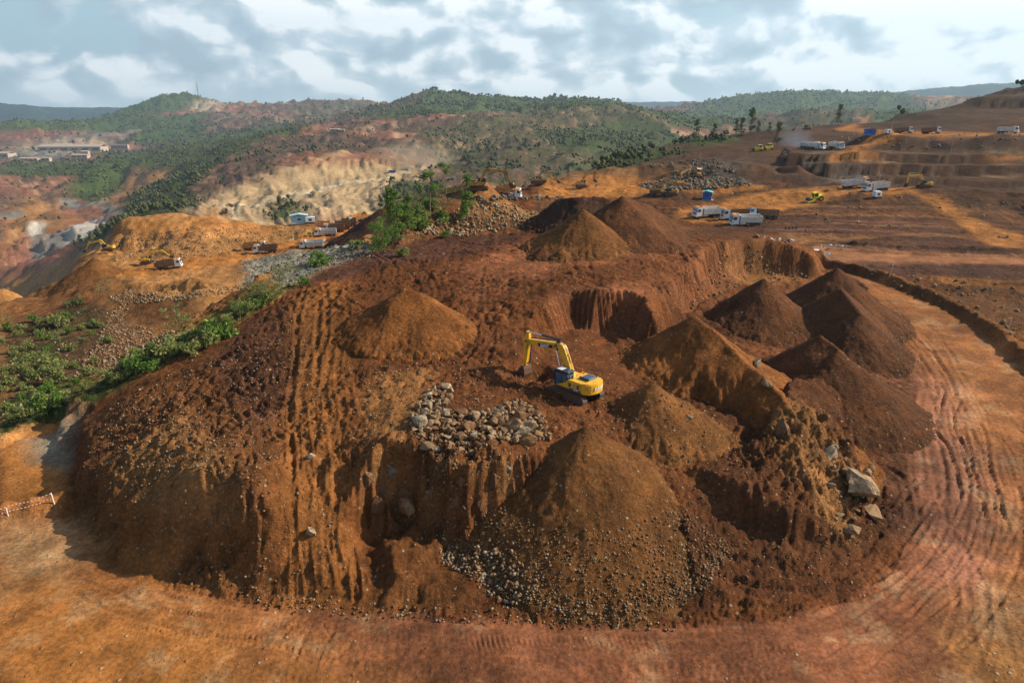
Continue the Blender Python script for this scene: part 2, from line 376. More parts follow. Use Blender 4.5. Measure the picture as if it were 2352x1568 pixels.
pit_floor = [(1235,850,8),(1260,790,7.8),(1280,760,7.4),(1320,900,7.5),(1290,905,7.6),(1400,757,6.3),(1340,770,6.7),(1500,745,6),(1430,860,7),(1500,860,6.6),(1560,740,5.4),(1640,700,4.4),(1700,800,4),
 (1850,740,3.2),(1700,640,4.2),(1760,660,3.1),(1650,620,6.5),(1870,645,3),(1840,620,4),(1750,590,5.5),(2040,800,2.1),(1950,840,2.2),(1800,810,3.1),(1450,920,6.6),(1550,960,5.7),(1640,930,5.4),(1750,900,4.2),(1700,985,4.6),
 (1850,1000,2.6),(1950,980,2),(2050,950,1.4),(1990,1060,1.2),(1960,1150,.9),(2080,1100,.7),(2070,1200,.5),(1990,1280,.5),(1900,1340,.5),(1750,1380,.3),(1620,1380,.2),
 (1560,1040,4.9),(1480,1020,5.4),(1560,1120,4.3),(1650,1260,1.4),(1800,1300,.9),(1590,1220,2.7),(1550,1290,1.4),(1540,1390,0),(1400,1420,0),(1200,1405,0),(1100,1380,.4),(1350,1250,1.2),(1250,1150,3)]
patch(pit_base, pit_floor, w=2.3, groove=.62, pitch=.72, warp=.6, c=.6)
# spoil step and rocky knob at the right
knob_base = [(1545,1075,4.6),(1570,1135,3),(1640,1190,1.6),(1720,1225,1.3),(1800,1250,1.1),(1880,1262,.9),(1970,1262,.7),(2030,1220,.7),(1990,1130,1),(1955,1060,1.2),(1935,985,2.2),(1880,930,3.2),(1800,925,4),(1745,955,4.6),(1740,1000,4.7),(1650,1035,5)]
knob_top = [(1590,1085,5),(1640,1110,5.1),(1700,1090,5.2),(1640,1060,5.1),(1760,1120,4.9),(1800,1000,6.2),(1850,960,7),(1880,975,6.6),(1905,1030,5.2),(1850,1060,5.6),(1800,1160,4.2),(1870,1140,3.9),(1930,1150,2.6),(1860,1200,3),(1930,1215,1.8),(1990,1210,1.3),(1780,1060,5.3),(1740,970,5.6)]
patch(knob_base, knob_top, w=1.7, groove=.4, pitch=1.1, warp=.8, c=.5)
kx, ky = on_z(1865, 1030, 5.5)[:2]; km = np.hypot(XX - kx, YY - ky) < 9
ZZ[km] += billow(XX[km], YY[km], 1.6, 4, .62, 21.0) * .55 * smooth((9 - np.hypot(XX[km] - kx, YY[km] - ky)) / 4)
kx, ky = on_z(1000, 1110, 5.5)[:2]; km = np.hypot((XX - kx) * .6, YY - ky) < 5
ZZ[km] += billow(XX[km], YY[km], 1.8, 4, .62, 22.0) * .6 * smooth((5 - np.hypot((XX[km] - kx) * .6, YY[km] - ky)) / 3)
# mound of loose earth below the small cliff
moundb = [(838,1398,0),(842,1180,2.9),(960,1170,3),(1040,1200,2.6),(1020,1240,2.2),(1010,1270,1.9),(1090,1340,.8),(1120,1395,.1),(1000,1402,0)]
moundt = [(860,1220,2.3),(960,1215,2.3),(900,1280,1.9),(990,1270,1.7),(900,1340,1.3),(1010,1350,1.1),(1090,1370,.6),(870,1385,.5),(1000,1390,.4),(950,1180,3.2)]
patch(moundb, moundt, w=3.4, warp=1.6, c=.5)

def bench(front, top, w, back=60, groove=.9, pitch=3.0):
    F_ = [on_z(*p) + (p[2],) for p in front]; n = len(F_); P = [(a[0], a[1]) for a in F_] + [(a[0] * (1 + back / 280), a[1] * (1 + back / 280)) for a in F_[::-1]]
    A = np.array(P); m = (XX > A[:, 0].min() - 8) & (XX < A[:, 0].max() + 8) & (YY > A[:, 1].min() - 8) & (YY < A[:, 1].max() + 8)
    x, y = XX[m], YY[m]; d, arc, ins, _ = pdist(x + fbm(x, y, 14, 3, .5, 2.2) * 1.2, y + fbm(x, y, 14, 3, .5, 7.7) * 1.2, P); d = np.where(ins, d, -d)
    d = d + np.abs(np.sin(PI * arc / pitch + fbm(x, y, 9, 2, .5, 4) * 2)) * groove
    t = smooth(d / w) * smooth(d / 1.0); r = np.hypot(x, y)
    ZZ[m] = np.where(t > 0, np.maximum(ZZ[m], ZZ[m] * (1 - t) + (top + .35 * fbm(x, y, 12, 3, .5, 3.1)) * t), ZZ[m])
bench([(1900,417,5.4),(1960,428,5.3),(2100,431,5.2),(2230,436,5.2),(2480,446,5.2)], 8.0, 1.5, 150)
bench([(1830,396,8.0),(1900,402,8.0),(2100,403,8.0),(2480,409,8.0)], 11.6, 1.9, 140)
bench([(1800,368,11.6),(1900,373,11.6),(2100,373,11.6),(2480,377,11.6)], 14.2, 1.5, 120)
def bump_line(pl, wd, h, nz=0.0, wl=1.5):
    """a bank of earth heaped along a line"""
    P = spline([hit(*p)[:2] for p in pl]); A = np.array(P)
    m = (XX > A[:, 0].min() - 4 * wd) & (XX < A[:, 0].max() + 4 * wd) & (YY > A[:, 1].min() - 4 * wd) & (YY < A[:, 1].max() + 4 * wd)
    x, y = XX[m], YY[m]; d, arc, _, _ = pdist(x, y, P, False)
    k = h * (1 + nz * perlin(arc / wl, arc * 0 + .7))
    ZZ[m] += k * smooth(1.35 - d / wd) * (d < 1.35 * wd)
berm = [(1893,603),(1980,628),(2060,655),(2150,690),(2225,728),(2290,772),(2352,825),(2450,900)]
bump_line(berm, 1.15, 1.35, .3)
bump_line([(0,1020),(60,985),(120,955),(185,930)], 1.0, .9, .5)
bump_line([(0,1185),(60,1175),(128,1160)], 1.3, 1.0, .6)
bump_line([(1560,484),(1480,478)], 1.2, .6, .5)
bump_line([(1905,575),(2050,582),(2200,588),(2352,590)], .8, .5, .6)
bump_line([(2140,636),(2352,655)], .8, .35, .6)
bump_line([(1740,545),(1850,552),(1960,560),(2100,571),(2352,575)], .9, .45, .7)
def mound(u, v, z, rad, h, ell=1.0, ang=0.0, ns=.3):
    """a heap that is part of the land"""
    x0, y0 = on_z(u, v, z) if z is not None else hit(u, v)[:2]
    m = (np.abs(XX - x0) < rad * 2.2 * ell) & (np.abs(YY - y0) < rad * 2.2 * ell)
    dx, dy = XX[m] - x0, YY[m] - y0; ca, sa = math.cos(ang), math.sin(ang)
    a = (dx * ca + dy * sa) / ell; b = -dx * sa + dy * ca
    d = np.hypot(a, b) / rad + fbm(XX[m], YY[m], rad * .7, 3, .5, 5.5) * ns
    ZZ[m] += h * np.clip(1 - d, 0, 1)
for a in [(2020,330,None,16,5,1.6,.1),(2260,335,None,14,4,1.8,-.2),(2110,335,None,9,3,1.5),(1990,372,None,8,2.5,1.4),(1700,395,None,16,4,1.5,.6),(1600,405,None,8,2.5,2),
          (1485,392,None,12,3.5,1.5),(1570,395,None,9,2.5,1.6),(1420,400,None,9,2,1.5),(1330,405,None,8,2,1.6),(1250,425,None,6,2.4,1.2),
          (1495,425,None,5,1.4,2),(1545,425,None,6,1.8,1.3),(1620,430,None,8,1.6,2),(1480,468,None,6,1.2,1.8),(1840,448,None,5,1.2,2),(1950,455,None,5,1.2,2.2),
          (1700,480,None,5,.9,2.5),(1210,480,None,5,1.5,1.5),(1235,440,None,7,1.8,1.6),(455,652,None,3,1.2,2),(330,655,None,3,1,2),
          (330,550,None,6,-2.2,1.4),(270,560,None,6,-2.4,1.2),(640,548,None,4,-1.6,1.8),(560,560,None,4,1.4,1.5),(470,560,None,5,1.2,1.5),(520,585,None,2.5,.8,2),
          (355,662,None,3.2,-2.6,1.5),(430,665,None,4,-3.0,1.6),(150,655,None,6,2,2),(60,680,None,7,1.8,2),
          (1400,760,None,4,.6,1.6),(1322,772,None,3,.7,1.5),(1560,730,None,4,1.3,1.5,.6),(1620,705,None,3.5,1.2,1.5,.6),(1240,862,7.6,2.3,-1.2),(1204,870,7.5,2.4,-1.1),(1445,790,6.5,2,1.1,1.4,.4),(1140,810,None,2.5,.6,1.5),(1190,650,None,1.6,.5),(1050,690,None,1.5,.6,1.5),
          (760,1090,None,1.4,.7,2,1.5),(880,1085,None,1.2,.8,1.6,1.2),(1060,1230,None,1.4,.5),(1500,1180,None,1.5,.8,2),
          (300,1050,None,2,.6,1.5),(480,1100,None,2.2,.9,1.4,.6),(560,1180,None,2.4,1.0,1.5,1.2),(600,1290,None,1.6,.9,1.3,1.1),(450,1180,None,2,-.5),(500,985,None,2,-.5),(570,820,None,2.2,-.6,1.5)]:
    mound(*a)

# small relief near by: clods everywhere but on rolled ground
def region(poly, soft=0.0, warp=0.0, wl=4.0):
    """0..1 weight inside a picture outline laid on the ground"""
    Q = [to_q(np.float64(a), np.float64(b)) for a, b, _ in (hit(*p) for p in poly)]
    A = np.array(Q, float); pad = .12
    m = (TQ > A[:, 0].min() - pad) & (TQ < A[:, 0].max() + pad) & (LR > A[:, 1].min() - pad) & (LR < A[:, 1].max() + pad)
    o = np.zeros(ZZ.shape); tq, lr = TQ[m], LR[m]
    if warp:
        n1 = fbm(tq * 60, lr * 60, wl, 4, .6, 1.1) * warp; n2 = fbm(tq * 60, lr * 60, wl, 4, .6, 6.6) * warp
        d, _, ins, _ = pdist(tq + n1, lr + n2, [tuple(q) for q in A])
    else: d, _, ins, _ = pdist(tq, lr, [tuple(q) for q in A])
    d = np.where(ins, d, -d); s = max(soft, .0008)
    o[m] = smooth(d / s * .5 + .5); return o
ROAD1 = [(0,1195),(120,1180),(175,1210),(250,1298),(330,1332),(400,1352),(520,1378),(640,1400),(835,1412),(1050,1422),(1250,1436),(1400,1440),(1600,1440),(1800,1425),(1950,1375),(2060,1300),(2108,1210),(2100,1120),(2080,960),(2100,870),(2085,820),(2050,735),(1985,655),(1920,620),
         (1990,640),(2060,668),(2150,708),(2225,748),(2290,795),(2340,840),(2352,1000),(2352,1300),(2600,1800),(1176,1800),(-250,1800),(-150,1300)]
ROAD2 = [(0,1170),(0,1035),(60,1000),(120,970),(175,948),(190,935),(150,1000),(150,1060),(160,1140),(130,1155),(60,1168)]
ROAD3 = [(1870,566),(1960,572),(2100,579),(2352,586),(2352,608),(2200,605),(2050,602),(1960,598),(1900,602),(1890,590)]
road_w = np.maximum(np.maximum(region(ROAD1, .012, .004), region(ROAD2, .01)), region(ROAD3, .008, .003))
nearm = (RR < 300) & (np.abs(TQ) < .83)
x, y = XX[nearm], YY[nearm]; rw = 1 - road_w[nearm]
fl = .5 + .5 * np.clip(fbm(x, y, 14, 3, .5, 8.8) * 1.6, -1, 1)
fade = 1 - smooth((RR[nearm] - 180) / 110)
ZZ[nearm] += rw * ((billow(x, y, 1.9, 4, .66, 1.2) * .22 + billow(x, y, .8, 2, .6, 2.2) * .09) * (.25 + fl) + fbm(x, y, 6, 3, .5, 4.1) * .22)
ZZ[nearm] += (1 - rw) * (fbm(x, y, 3.0, 3, .5, 3.1) * .03)
far2 = (RR > 150) & (RR < 900)
x, y = XX[far2], YY[far2]
ZZ[far2] += (billow(x, y, 3.4, 4, .6, 3.2) * .16 + np.maximum(fbm(x, y, 26, 4, .6, 5.2) - .15, 0) * 2.0) * smooth((RR[far2] - 150) / 60) * (1 - .8 * road_w[far2]) * (1 - .7 * (TQ[far2] > .25))
ff = (RR > 420) & (RR < 5200)
x, y = XX[ff], YY[ff]; kk = smooth((RR[ff] - 420) / 300)
ZZ[ff] += kk * (billow(x, y, 60, 5, .6, 8.2) * 3.2 * (.4 + RR[ff] / 1500))
gm = smooth((TQ[ff] + .46) / .05) * smooth((-.08 - TQ[ff]) / .05) * smooth((RR[ff] - 480) / 60) * smooth((1050 - RR[ff]) / 150)
wq = TQ[ff] + .02 * fbm(x, y, 120, 3, .5, 6.0)
ZZ[ff] -= gm * (np.abs(perlin(wq * 52, LR[ff] * 2.1)) * 3.5 + np.abs(perlin(wq * 150, LR[ff] * 5.1)) * 2.6 - 1)
# cut benches on the far bare slopes
tr = smooth(fbm(x, y, 380, 3, .5, 12.1) * 2.4) * kk * smooth((2600 - RR[ff]) / 600)
st_ = 9.0; zf = ZZ[ff] / st_; fl_ = np.floor(zf); fr = zf - fl_
ZZ[ff] = ZZ[ff] * (1 - tr) + (fl_ + smooth((fr - .5) / .42)) * st_ * tr

# wheel ruts and crawler prints
def track(pl, gauge=2.1, wd=.55, depth=.12, tread=.05, pitch=.42, px=True, lane=False):
    P = spline([hit(*p)[:2] for p in pl] if px else pl); A = np.array(P); g = gauge + wd * 2 + 1
    m = (XX > A[:, 0].min() - g) & (XX < A[:, 0].max() + g) & (YY > A[:, 1].min() - g) & (YY < A[:, 1].max() + g)
    x, y = XX[m], YY[m]
    if len(x) == 0: return
    d, arc, _, side = pdist(x, y, P, False)
    d = np.abs(d + fbm(x, y, 7, 3, .5, 1.0) * .22); vary = .55 + .45 * np.clip(1 + 2.2 * perlin(arc / 3.3 + 3, side * .0 + len(pl) * 1.7), 0, 2)
    e = np.abs(d - gauge / 2) if not lane else d
    k = smooth(1.25 - e / (wd / 2) * .8); rim = smooth(1 - np.abs(e - wd * .72) / (wd * .3))
    ends = smooth(arc / 1.5) * smooth((arc.max() - arc) / 1.5)
    chev = np.sin(2 * PI * (arc + .35 * e * side) / pitch)
    ZZ[m] += ends * vary * (-depth * k + rim * depth * .8 * (1 + fbm(x, y, .9, 2, .5, 2) * .8) + k * tread * chev)
# ruts
for pl in ([(728,640),(706,740),(704,850),(690,950),(703,1050),(699,1150),(722,1250),(714,1385)],
           [(770,640),(776,740),(752,850),(760,950),(748,1050),(782,1150),(780,1250),(806,1390)], [(800,700),(742,800),(720,900),(735,1000),(740,1120),(735,1250),(760,1390)]):
    track(pl, 2.3, .6, .10, .05, .4)
track([(690,760),(672,870),(668,980),(672,1100),(676,1230),(668,1385)], 0, .5, .12, .04, .4, lane=True)
track([(812,1010),(818,1110),(812,1230),(822,1390)], 0, .5, .2, .03, .4, lane=True)
for pl in ([(380,1345),(520,1378),(640,1402),(835,1420),(1050,1428),(1250,1442),(1500,1450),(1750,1440),(1900,1410),(2030,1340),(2120,1240),(2150,1120),(2130,980),(2140,860),(2100,770),(2020,690),(1960,640)],
           [(500,1390),(700,1425),(900,1440),(1200,1455),(1500,1462),(1800,1452),(2000,1400),(2140,1290),(2200,1150),(2180,1000),(2190,880),(2130,760),(2040,690),(1950,625)],
           [(2300,1560),(2260,1400),(2250,1250),(2220,1100),(2180,980),(2150,900),(2120,850)],
           [(2352,1250),(2320,1150),(2270,1020),(2240,950),(2200,870),(2150,790)],
           [(2180,1560),(2230,1420),(2210,1300),(2150,1200),(2120,1100),(2110,1000),(2120,900)]):
    track(pl, 1.9, .5, .045, .012, .37)
track([(2230,1130),(2200,1030),(2170,980),(2190,900)], 1.6, .4, .16, .03, .3)
track([(2290,1200),(2260,1100),(2250,1040),(2230,960)], 1.6, .35, .14, .03, .3)
for pl in ([(640,1500),(700,1440),(760,1490),(800,1440)], [(690,1540),(735,1450),(740,1420)], [(150,1330),(300,1400),(500,1440),(700,1475)]):
    track(pl, 1.4, .35, .05, .03, .25)
RC = [(300,1440),(640,1470),(1000,1500),(1400,1510),(1800,1490),(2050,1400),(2200,1260),(2240,1120),(2210,980),(2160,860),(2080,760),(1990,670)]
RCW = [hit(*p)[:2] for p in RC]; rr_ = random.Random(5)
for i in range(15):
    o = rr_.uniform(-6.5, 5.5); k0 = rr_.randint(0, 6); L = []
    for j in range(k0, min(len(RCW), k0 + rr_.randint(4, 8))):
        a = RCW[max(0, j - 1)]; b = RCW[min(len(RCW) - 1, j + 1)]; l = math.hypot(b[0] - a[0], b[1] - a[1]); oo = (o + rr_.uniform(-.9, .9)) * (.6 if j > 8 else 1)
        L.append((RCW[j][0] - (b[1] - a[1]) / l * oo, RCW[j][1] + (b[0] - a[0]) / l * oo))
    track(L, rr_.choice((1.9, 1.9, 2.1, 0)), rr_.uniform(.28, .5), rr_.uniform(.02, .08), rr_.uniform(.0, .012), rr_.uniform(.3, .5), px=False)
# crawler prints over the upper bench
r_ = random.Random(11)
B = [on_z(u, v, 11.5)[:2] for u, v in ((880,585),(1000,570),(1250,600),(1500,600),(1620,560),(1450,640),(1200,660),(1000,640),(900,640))]
for i in range(34):
    u = r_.uniform(840, 1560); v = r_.uniform(575, 655); x0, y0 = on_z(u, v, 11.5)[:2]
    a = r_.gauss(0, .5) + (1.4 if r_.random() < .3 else 0); b = r_.uniform(-.06, .06); L = []
    for j in range(8):
        L.append((x0, y0)); x0 += 3 * math.cos(a); y0 += 3 * math.sin(a); a += b * 3
    track(L, 2.2, .6, .09, .055, .45, px=False)
for i in range(26):
    u = r_.uniform(540, 1150); v = r_.uniform(690, 860); x0, y0, _ = hit(u, v)
    a = r_.uniform(0, PI); b = r_.uniform(-.1, .1); L = []
    for j in range(6):
        L.append((x0, y0)); x0 += 2.2 * math.cos(a); y0 += 2.2 * math.sin(a); a += b * 2
    track(L, 2.0, .6, .10, .05, .42, px=False)
def scrape(u, v, ln, wd, ang, amp=.16, pitch=.75):
    """a fan of bucket-tooth scrapes"""
    x0, y0, _ = hit(u, v); m = (np.abs(XX - x0) < ln) & (np.abs(YY - y0) < ln)
    dx, dy = XX[m] - x0, YY[m] - y0; ca, sa = math.cos(ang), math.sin(ang)
    a = dx * ca + dy * sa; b = -dx * sa + dy * ca + .08 * a * a
    a = a + fbm(XX[m], YY[m], 2.5, 3, .6, 3.0) * .55; amp = amp * (1 + 1.1 * fbm(XX[m], YY[m], 1.6, 2, .5, 9.0))
    k = smooth((ln / 2 - np.abs(a)) / 1.0) * smooth((wd / 2 - np.abs(b)) / .5)
    ZZ[m] += k * (amp * (np.abs(np.sin(PI * a / pitch)) * 2 - 1.2) - .08)
for a in [(560,800,8,2.6,.5),(600,760,7,2.4,.2),(640,720,7,2.4,.3),(570,850,6,2.6,.8),(520,900,7,3,.9),(600,880,6,2.6,.3),(560,950,7,3,.6),(620,930,5,2.4,1.0),(500,830,6,2.4,.9),
          (640,690,8,2.5,.2),(700,670,8,2.2,.1),(760,700,5,2.2,.4),(930,600,9,2.4,.15),(1000,590,9,2.2,.1),(900,560,8,2.4,.4),(1010,548,10,2.0,.1),(1100,560,8,2.2,-.1),(960,640,8,2.6,.2),(880,650,9,2.6,.4),
          (1120,640,7,2.4,-.1),(1330,640,12,3.4,0,.1,.45),(1430,632,12,3.4,.1,.1,.45),(1520,610,9,3,.5,.1,.45),(620,1000,6,2.6,.5),(480,1000,7,2.6,.7),(540,1050,6,2.6,.6),
          (1620,985,2.4,1.6,.2,.05,.3),(590,830,6,2.2,1.2),(680,640,5,2,.5),(480,1260,6,3,.3,.2,.8),(530,1230,6,3,.2,.2,.8),(1000,600,8,2.2,.3),(860,620,7,2.4,.6)]:
    scrape(*a)
for k in range(5):
    track([(1330 + 0, 600), (1450, 598 + k * 3), (1560, 585)], 2.2, .6, .05, .05, .45) if k % 2 else None
track([(1600,650),(1560,560),(1545,530)], 2.4, .7, .2, .05, .45)
track([(1640,1290),(1800,1330),(1950,1320),(2060,1270)], 2.2, .6, .12, .05, .4)
track([(1620,1340),(1800,1370),(1950,1350),(2050,1300)], 2.2, .6, .12, .05, .4)
track([(1700,900),(1900,1000),(2030,1080),(2060,1200)], 2.2, .6, .1, .05, .4)
track([(1050,1480),(1200,1470),(1400,1474),(1600,1478)], 0, .9, .03, .04, .35, lane=True)

# ------------------------------------------------------------------ what the ground is made of (base colours, linear)
C = dict(orange=(.30,.125,.034), red=(.20,.078,.038), pink=(.25,.118,.080), soil=(.116,.043,.016), dark=(.046,.021,.011), plum=(.070,.032,.022), brown=(.112,.047,.017),
         ochre=(.30,.145,.05), tan=(.33,.235,.135), pale=(.46,.38,.27), grey=(.20,.20,.17), green=(.062,.068,.034), grass=(.10,.15,.035), olive=(.125,.095,.052),
         farred=(.20,.085,.058), farplum=(.115,.062,.05), slate=(.14,.15,.145), umberred=(.14,.058,.022), white=(.55,.53,.48), umber=(.066,.036,.021))
CC = np.zeros(ZZ.shape + (3,)); ST = np.zeros(ZZ.shape); VG = np.zeros(ZZ.shape)
CC[:] = C['soil']
def paint(poly, col, stone=None, veg=None, soft=.02, warp=.006, k=1.0, wl=4.0):
    o = region(poly, soft, warp, wl) * k if not isinstance(poly, np.ndarray) else poly * k
    CC[:] = CC * (1 - o[..., None]) + np.array(C[col]) * o[..., None]
    if stone is not None: ST[:] = ST * (1 - o) + stone * o
    if veg is not None: VG[:] = VG * (1 - o) + veg * o
ALL = np.ones(ZZ.shape)
farw = smooth((RR - 300) / 60)
nq = fbm(TQ * 9, LR * 9, 1, 4, .6, 2.0); nq2 = fbm(TQ * 22, LR * 22, 1, 4, .6, 5.0)
paint(farw, 'farplum', .15, .25)
paint(farw * smooth(nq * 2.5), 'farred', .2, .1)
paint(farw * smooth(nq2 * 3 - .9), 'tan', .3, .0, k=.45)
# left valley and works
V = smooth((RR - 700) / 80) * (TQ < -.2)
paint([(0,640),(0,480),(200,480),(420,440),(330,500),(230,560),(180,600)], 'farred', .1, .05)
paint([(0,600),(0,555),(120,540),(250,470),(150,500)], 'orange', .2, 0, k=.6)
paint([(0,500),(60,450),(130,470),(160,520),(60,540),(0,560)], 'ochre', .3, .15, k=.9)
paint([(60,585),(90,540),(150,520),(165,540),(120,580)], 'slate', 0, 0, soft=.006, k=.8)
paint([(60,520),(75,508),(110,512),(100,530),(80,545)], 'white', 0, 0, soft=.005, warp=.003, k=.8)
paint([(0,500),(0,488),(60,486),(58,494)], 'slate', 0, 0, soft=.005, k=.9)
paint([(150,545),(160,520),(250,500),(330,490),(300,505),(240,525),(200,560)], 'white', .2, 0, k=.75, soft=.008)
paint([(200,498),(200,488),(330,478),(380,486),(280,500)], 'pink', .2, 0, k=.8)
paint([(150,455),(240,462),(330,480),(360,492),(330,492),(230,475),(140,462)], 'slate', 0, 0, soft=.006)
paint([(240,465),(260,430),(300,400),(380,385),(420,400),(400,430),(330,465)], 'ochre', .4, .1, k=.8)
paint([(0,405),(0,380),(150,370),(300,375),(280,395),(160,400)], 'olive', 0, .8, k=.9)
paint([(0,425),(120,405),(300,395),(260,420),(180,440),(60,450)], 'farred', 0, .3, k=.9)
paint([(160,440),(230,395),(300,378),(260,430),(230,460)], 'green', 0, 1)
paint([(30,335),(60,318),(140,312),(250,325),(250,345),(150,352),(30,350)], 'pale', .3, 0, soft=.01, k=.45)
paint([(0,352),(100,345),(180,352),(120,362),(0,365)], 'slate', .2, 0, soft=.01, k=.8)
paint([(60,322),(120,305),(260,298),(330,302),(240,318)], 'slate', .1, 0, k=.7)
paint([(0,320),(0,300),(150,292),(240,296),(130,318),(60,325)], 'farred', .1, .2)
paint([(0,295),(0,283),(150,278),(300,285),(400,268),(470,262),(420,290),(200,297)], 'green', 0, 1, k=.95)
paint([(255,268),(300,240),(345,222),(425,216),(470,232),(450,248),(380,255),(300,268)], 'green', 0, 1)
paint([(440,240),(470,228),(520,240),(490,252),(440,250)], 'pale', .2, 0, k=.8)
paint([(280,325),(350,298),(450,285),(480,295),(420,318),(330,330)], 'green', 0, 1, k=.9)
paint([(230,350),(330,345),(420,320),(520,300),(700,285),(700,300),(560,345),(440,380),(300,385),(250,370)], 'green', 0, .8, k=.7)
paint([(560,290),(700,278),(860,262),(900,252),(820,262),(640,275)], 'olive', 0, .5, k=.6)
paint([(700,250),(850,232),(930,240),(900,262),(820,262)], 'green', 0, .5, k=.6)
# forest spur
paint([(180,560),(290,480),(280,455),(350,420),(420,380),(560,340),(520,370),(470,400),(440,440),(470,470),(430,490),(360,520),(300,550),(230,580)], 'green', 0, .68, k=.85)
paint([(440,440),(560,370),(640,330),(800,300),(960,330),(900,365),(760,360),(640,385),(560,420),(500,440)], 'farplum', .05, .3, k=.9)
# tan cut
paint([(455,470),(500,440),(580,418),(640,385),(700,372),(760,360),(880,362),(960,372),(1000,390),(960,420),(960,470),(900,495),(760,495),(600,525),(400,560),(380,520),(430,500)], 'tan', .25, .04, soft=.03, warp=.01)
paint([(400,520),(480,480),(520,490),(500,520),(420,535)], 'ochre', .2, .05)
paint([(640,370),(700,352),(860,340),(960,350),(980,372),(880,378),(760,376),(700,384)], 'red', .2, .05, k=.7)
paint([(610,500),(640,455),(700,470),(690,500)], 'olive', .1, .9, k=.6)
paint([(870,465),(930,415),(1000,420),(1000,480),(900,490)], 'olive', .1, .8, k=.8)
# forested hill
paint([(960,300),(1040,290),(1200,256),(1440,245),(1530,270),(1600,318),(1500,350),(1400,372),(1300,395),(1250,410),(1150,420),(1060,410),(1000,380),(980,340)], 'olive', .0, .42, k=.75)
paint([(1250,300),(1440,262),(1530,285),(1590,318),(1480,350),(1400,360),(1300,350)], 'green', .0, .7, k=.7)
paint([(1100,350),(1200,320),(1260,350),(1330,390),(1250,415),(1130,420),(1050,400)], 'farplum', .0, .5, k=.55)
paint([(860,270),(975,208),(1150,215),(1440,238),(1440,250),(1200,252),(1000,262)], 'green', 0, 1, k=.9)
paint([(1440,250),(1600,236),(1900,205),(2100,225),(2350,215),(2200,240),(2000,262),(1900,255),(1700,290),(1560,300)], 'green', 0, .9, k=.8)
paint([(1560,310),(1650,280),(1760,290),(1800,275),(1740,310),(1640,325)], 'farred', 0, .3, k=.6)
paint([(1720,300),(1800,262),(1900,248),(2000,248),(2000,275),(1900,290),(1800,300)], 'umber', 0, .5, k=.8)
C['farwood_hazed'] = (.028, .05, .06); blueh = smooth((RR - 5200) / 300); paint(blueh, 'farwood_hazed', 0, 0)  # dark far woods with a blue distance haze put into their colour
paint([(505,500),(528,476),(600,461),(750,427),(900,397),(970,382),(973,388),(900,405),(750,436),(605,472),(548,492),(535,520),(520,520)], 'pale', .1, 0, soft=.006, warp=.002, k=.7)
paint([(700,372),(760,352),(880,340),(960,318),(905,312),(890,300),(930,305),(925,330),(860,352),(760,362)], 'tan', .1, 0, soft=.008, k=.5)
# plateau on the right
PL = ((RR > 125) & (RR < 560) & (TQ > .03) & (LR < 6.4)) * 1.0 * smooth((RR - 125) / 10)
paint(PL, 'brown', .08, .03, k=.9)
paint(PL * smooth(nq2 * 2.2), 'umber', .1, .02, k=.8)
paint(PL * smooth(fbm(XX, YY, 24, 5, .6, 9.9) * 2.5 - .8), 'orange', .1, 0, k=.22)
paint(PL * smooth(fbm(XX, YY, 11, 5, .65, 3.9) * 2.5 - .2), 'dark', .1, 0, k=.5)
paint([(1500,350),(1620,320),(1850,295),(2000,300),(1960,330),(1850,350),(1700,380),(1500,395),(1400,392)], 'umber', .35, .15, k=.7)
paint([(1270,400),(1400,362),(1560,328),(1660,308),(1800,296),(1700,325),(1600,345),(1500,370),(1380,395)], 'olive', .1, .9, k=.8)
paint([(1920,292),(2100,258),(2200,228),(2352,213),(2352,300),(2100,298),(1980,300)], 'umber', .1, .1)
paint([(1990,275),(2100,250),(2190,232),(2160,245),(2080,268)], 'grass', 0, .6, k=.6)
paint([(2180,295),(2352,280),(2352,312),(2000,312),(1970,304)], 'brown', .5, .05, k=.8)
paint([(1960,345),(2000,315),(2300,312),(2352,318),(2352,350),(1980,350)], 'umber', .2, 0)
for p in ([(1790,418),(1850,385),(2352,385),(2352,440),(2100,432),(1900,428)], [(1800,352),(2352,352),(2352,382),(1900,380)]):
    paint(p, 'dark', .2, 0, k=.75)
for p in ([(1850,376),(2352,372),(2352,380),(1850,382)], [(1900,398),(2352,400),(2352,407),(1900,403)], [(1880,347),(2352,350),(2352,356),(1850,354)]):
    paint(p, 'tan', .4, 0, k=.45, soft=.006, warp=.002)
paint([(1770,385),(1850,372),(1960,380),(2000,400),(1960,428),(1880,425),(1900,400),(1800,400)], 'slate', .4, 0, k=.75)
paint([(1590,385),(1650,365),(1720,360),(1700,400),(1640,412),(1580,410)], 'slate', .5, 0, k=.7)
paint([(1700,412),(1760,378),(1870,378),(1900,412),(1800,420)], 'dark', .0, 0, k=.8)
paint([(1270,408),(1400,385),(1480,375),(1580,375),(1560,400),(1480,412),(1300,412)], 'ochre', .35, .05, k=.6)
paint([(1460,425),(1560,405),(1700,410),(1740,425),(1620,440),(1500,440)], 'grey', .9, 0, k=.7)
paint([(1200,412),(1300,400),(1360,405),(1280,425),(1210,428)], 'ochre', .7, 0, k=.7)
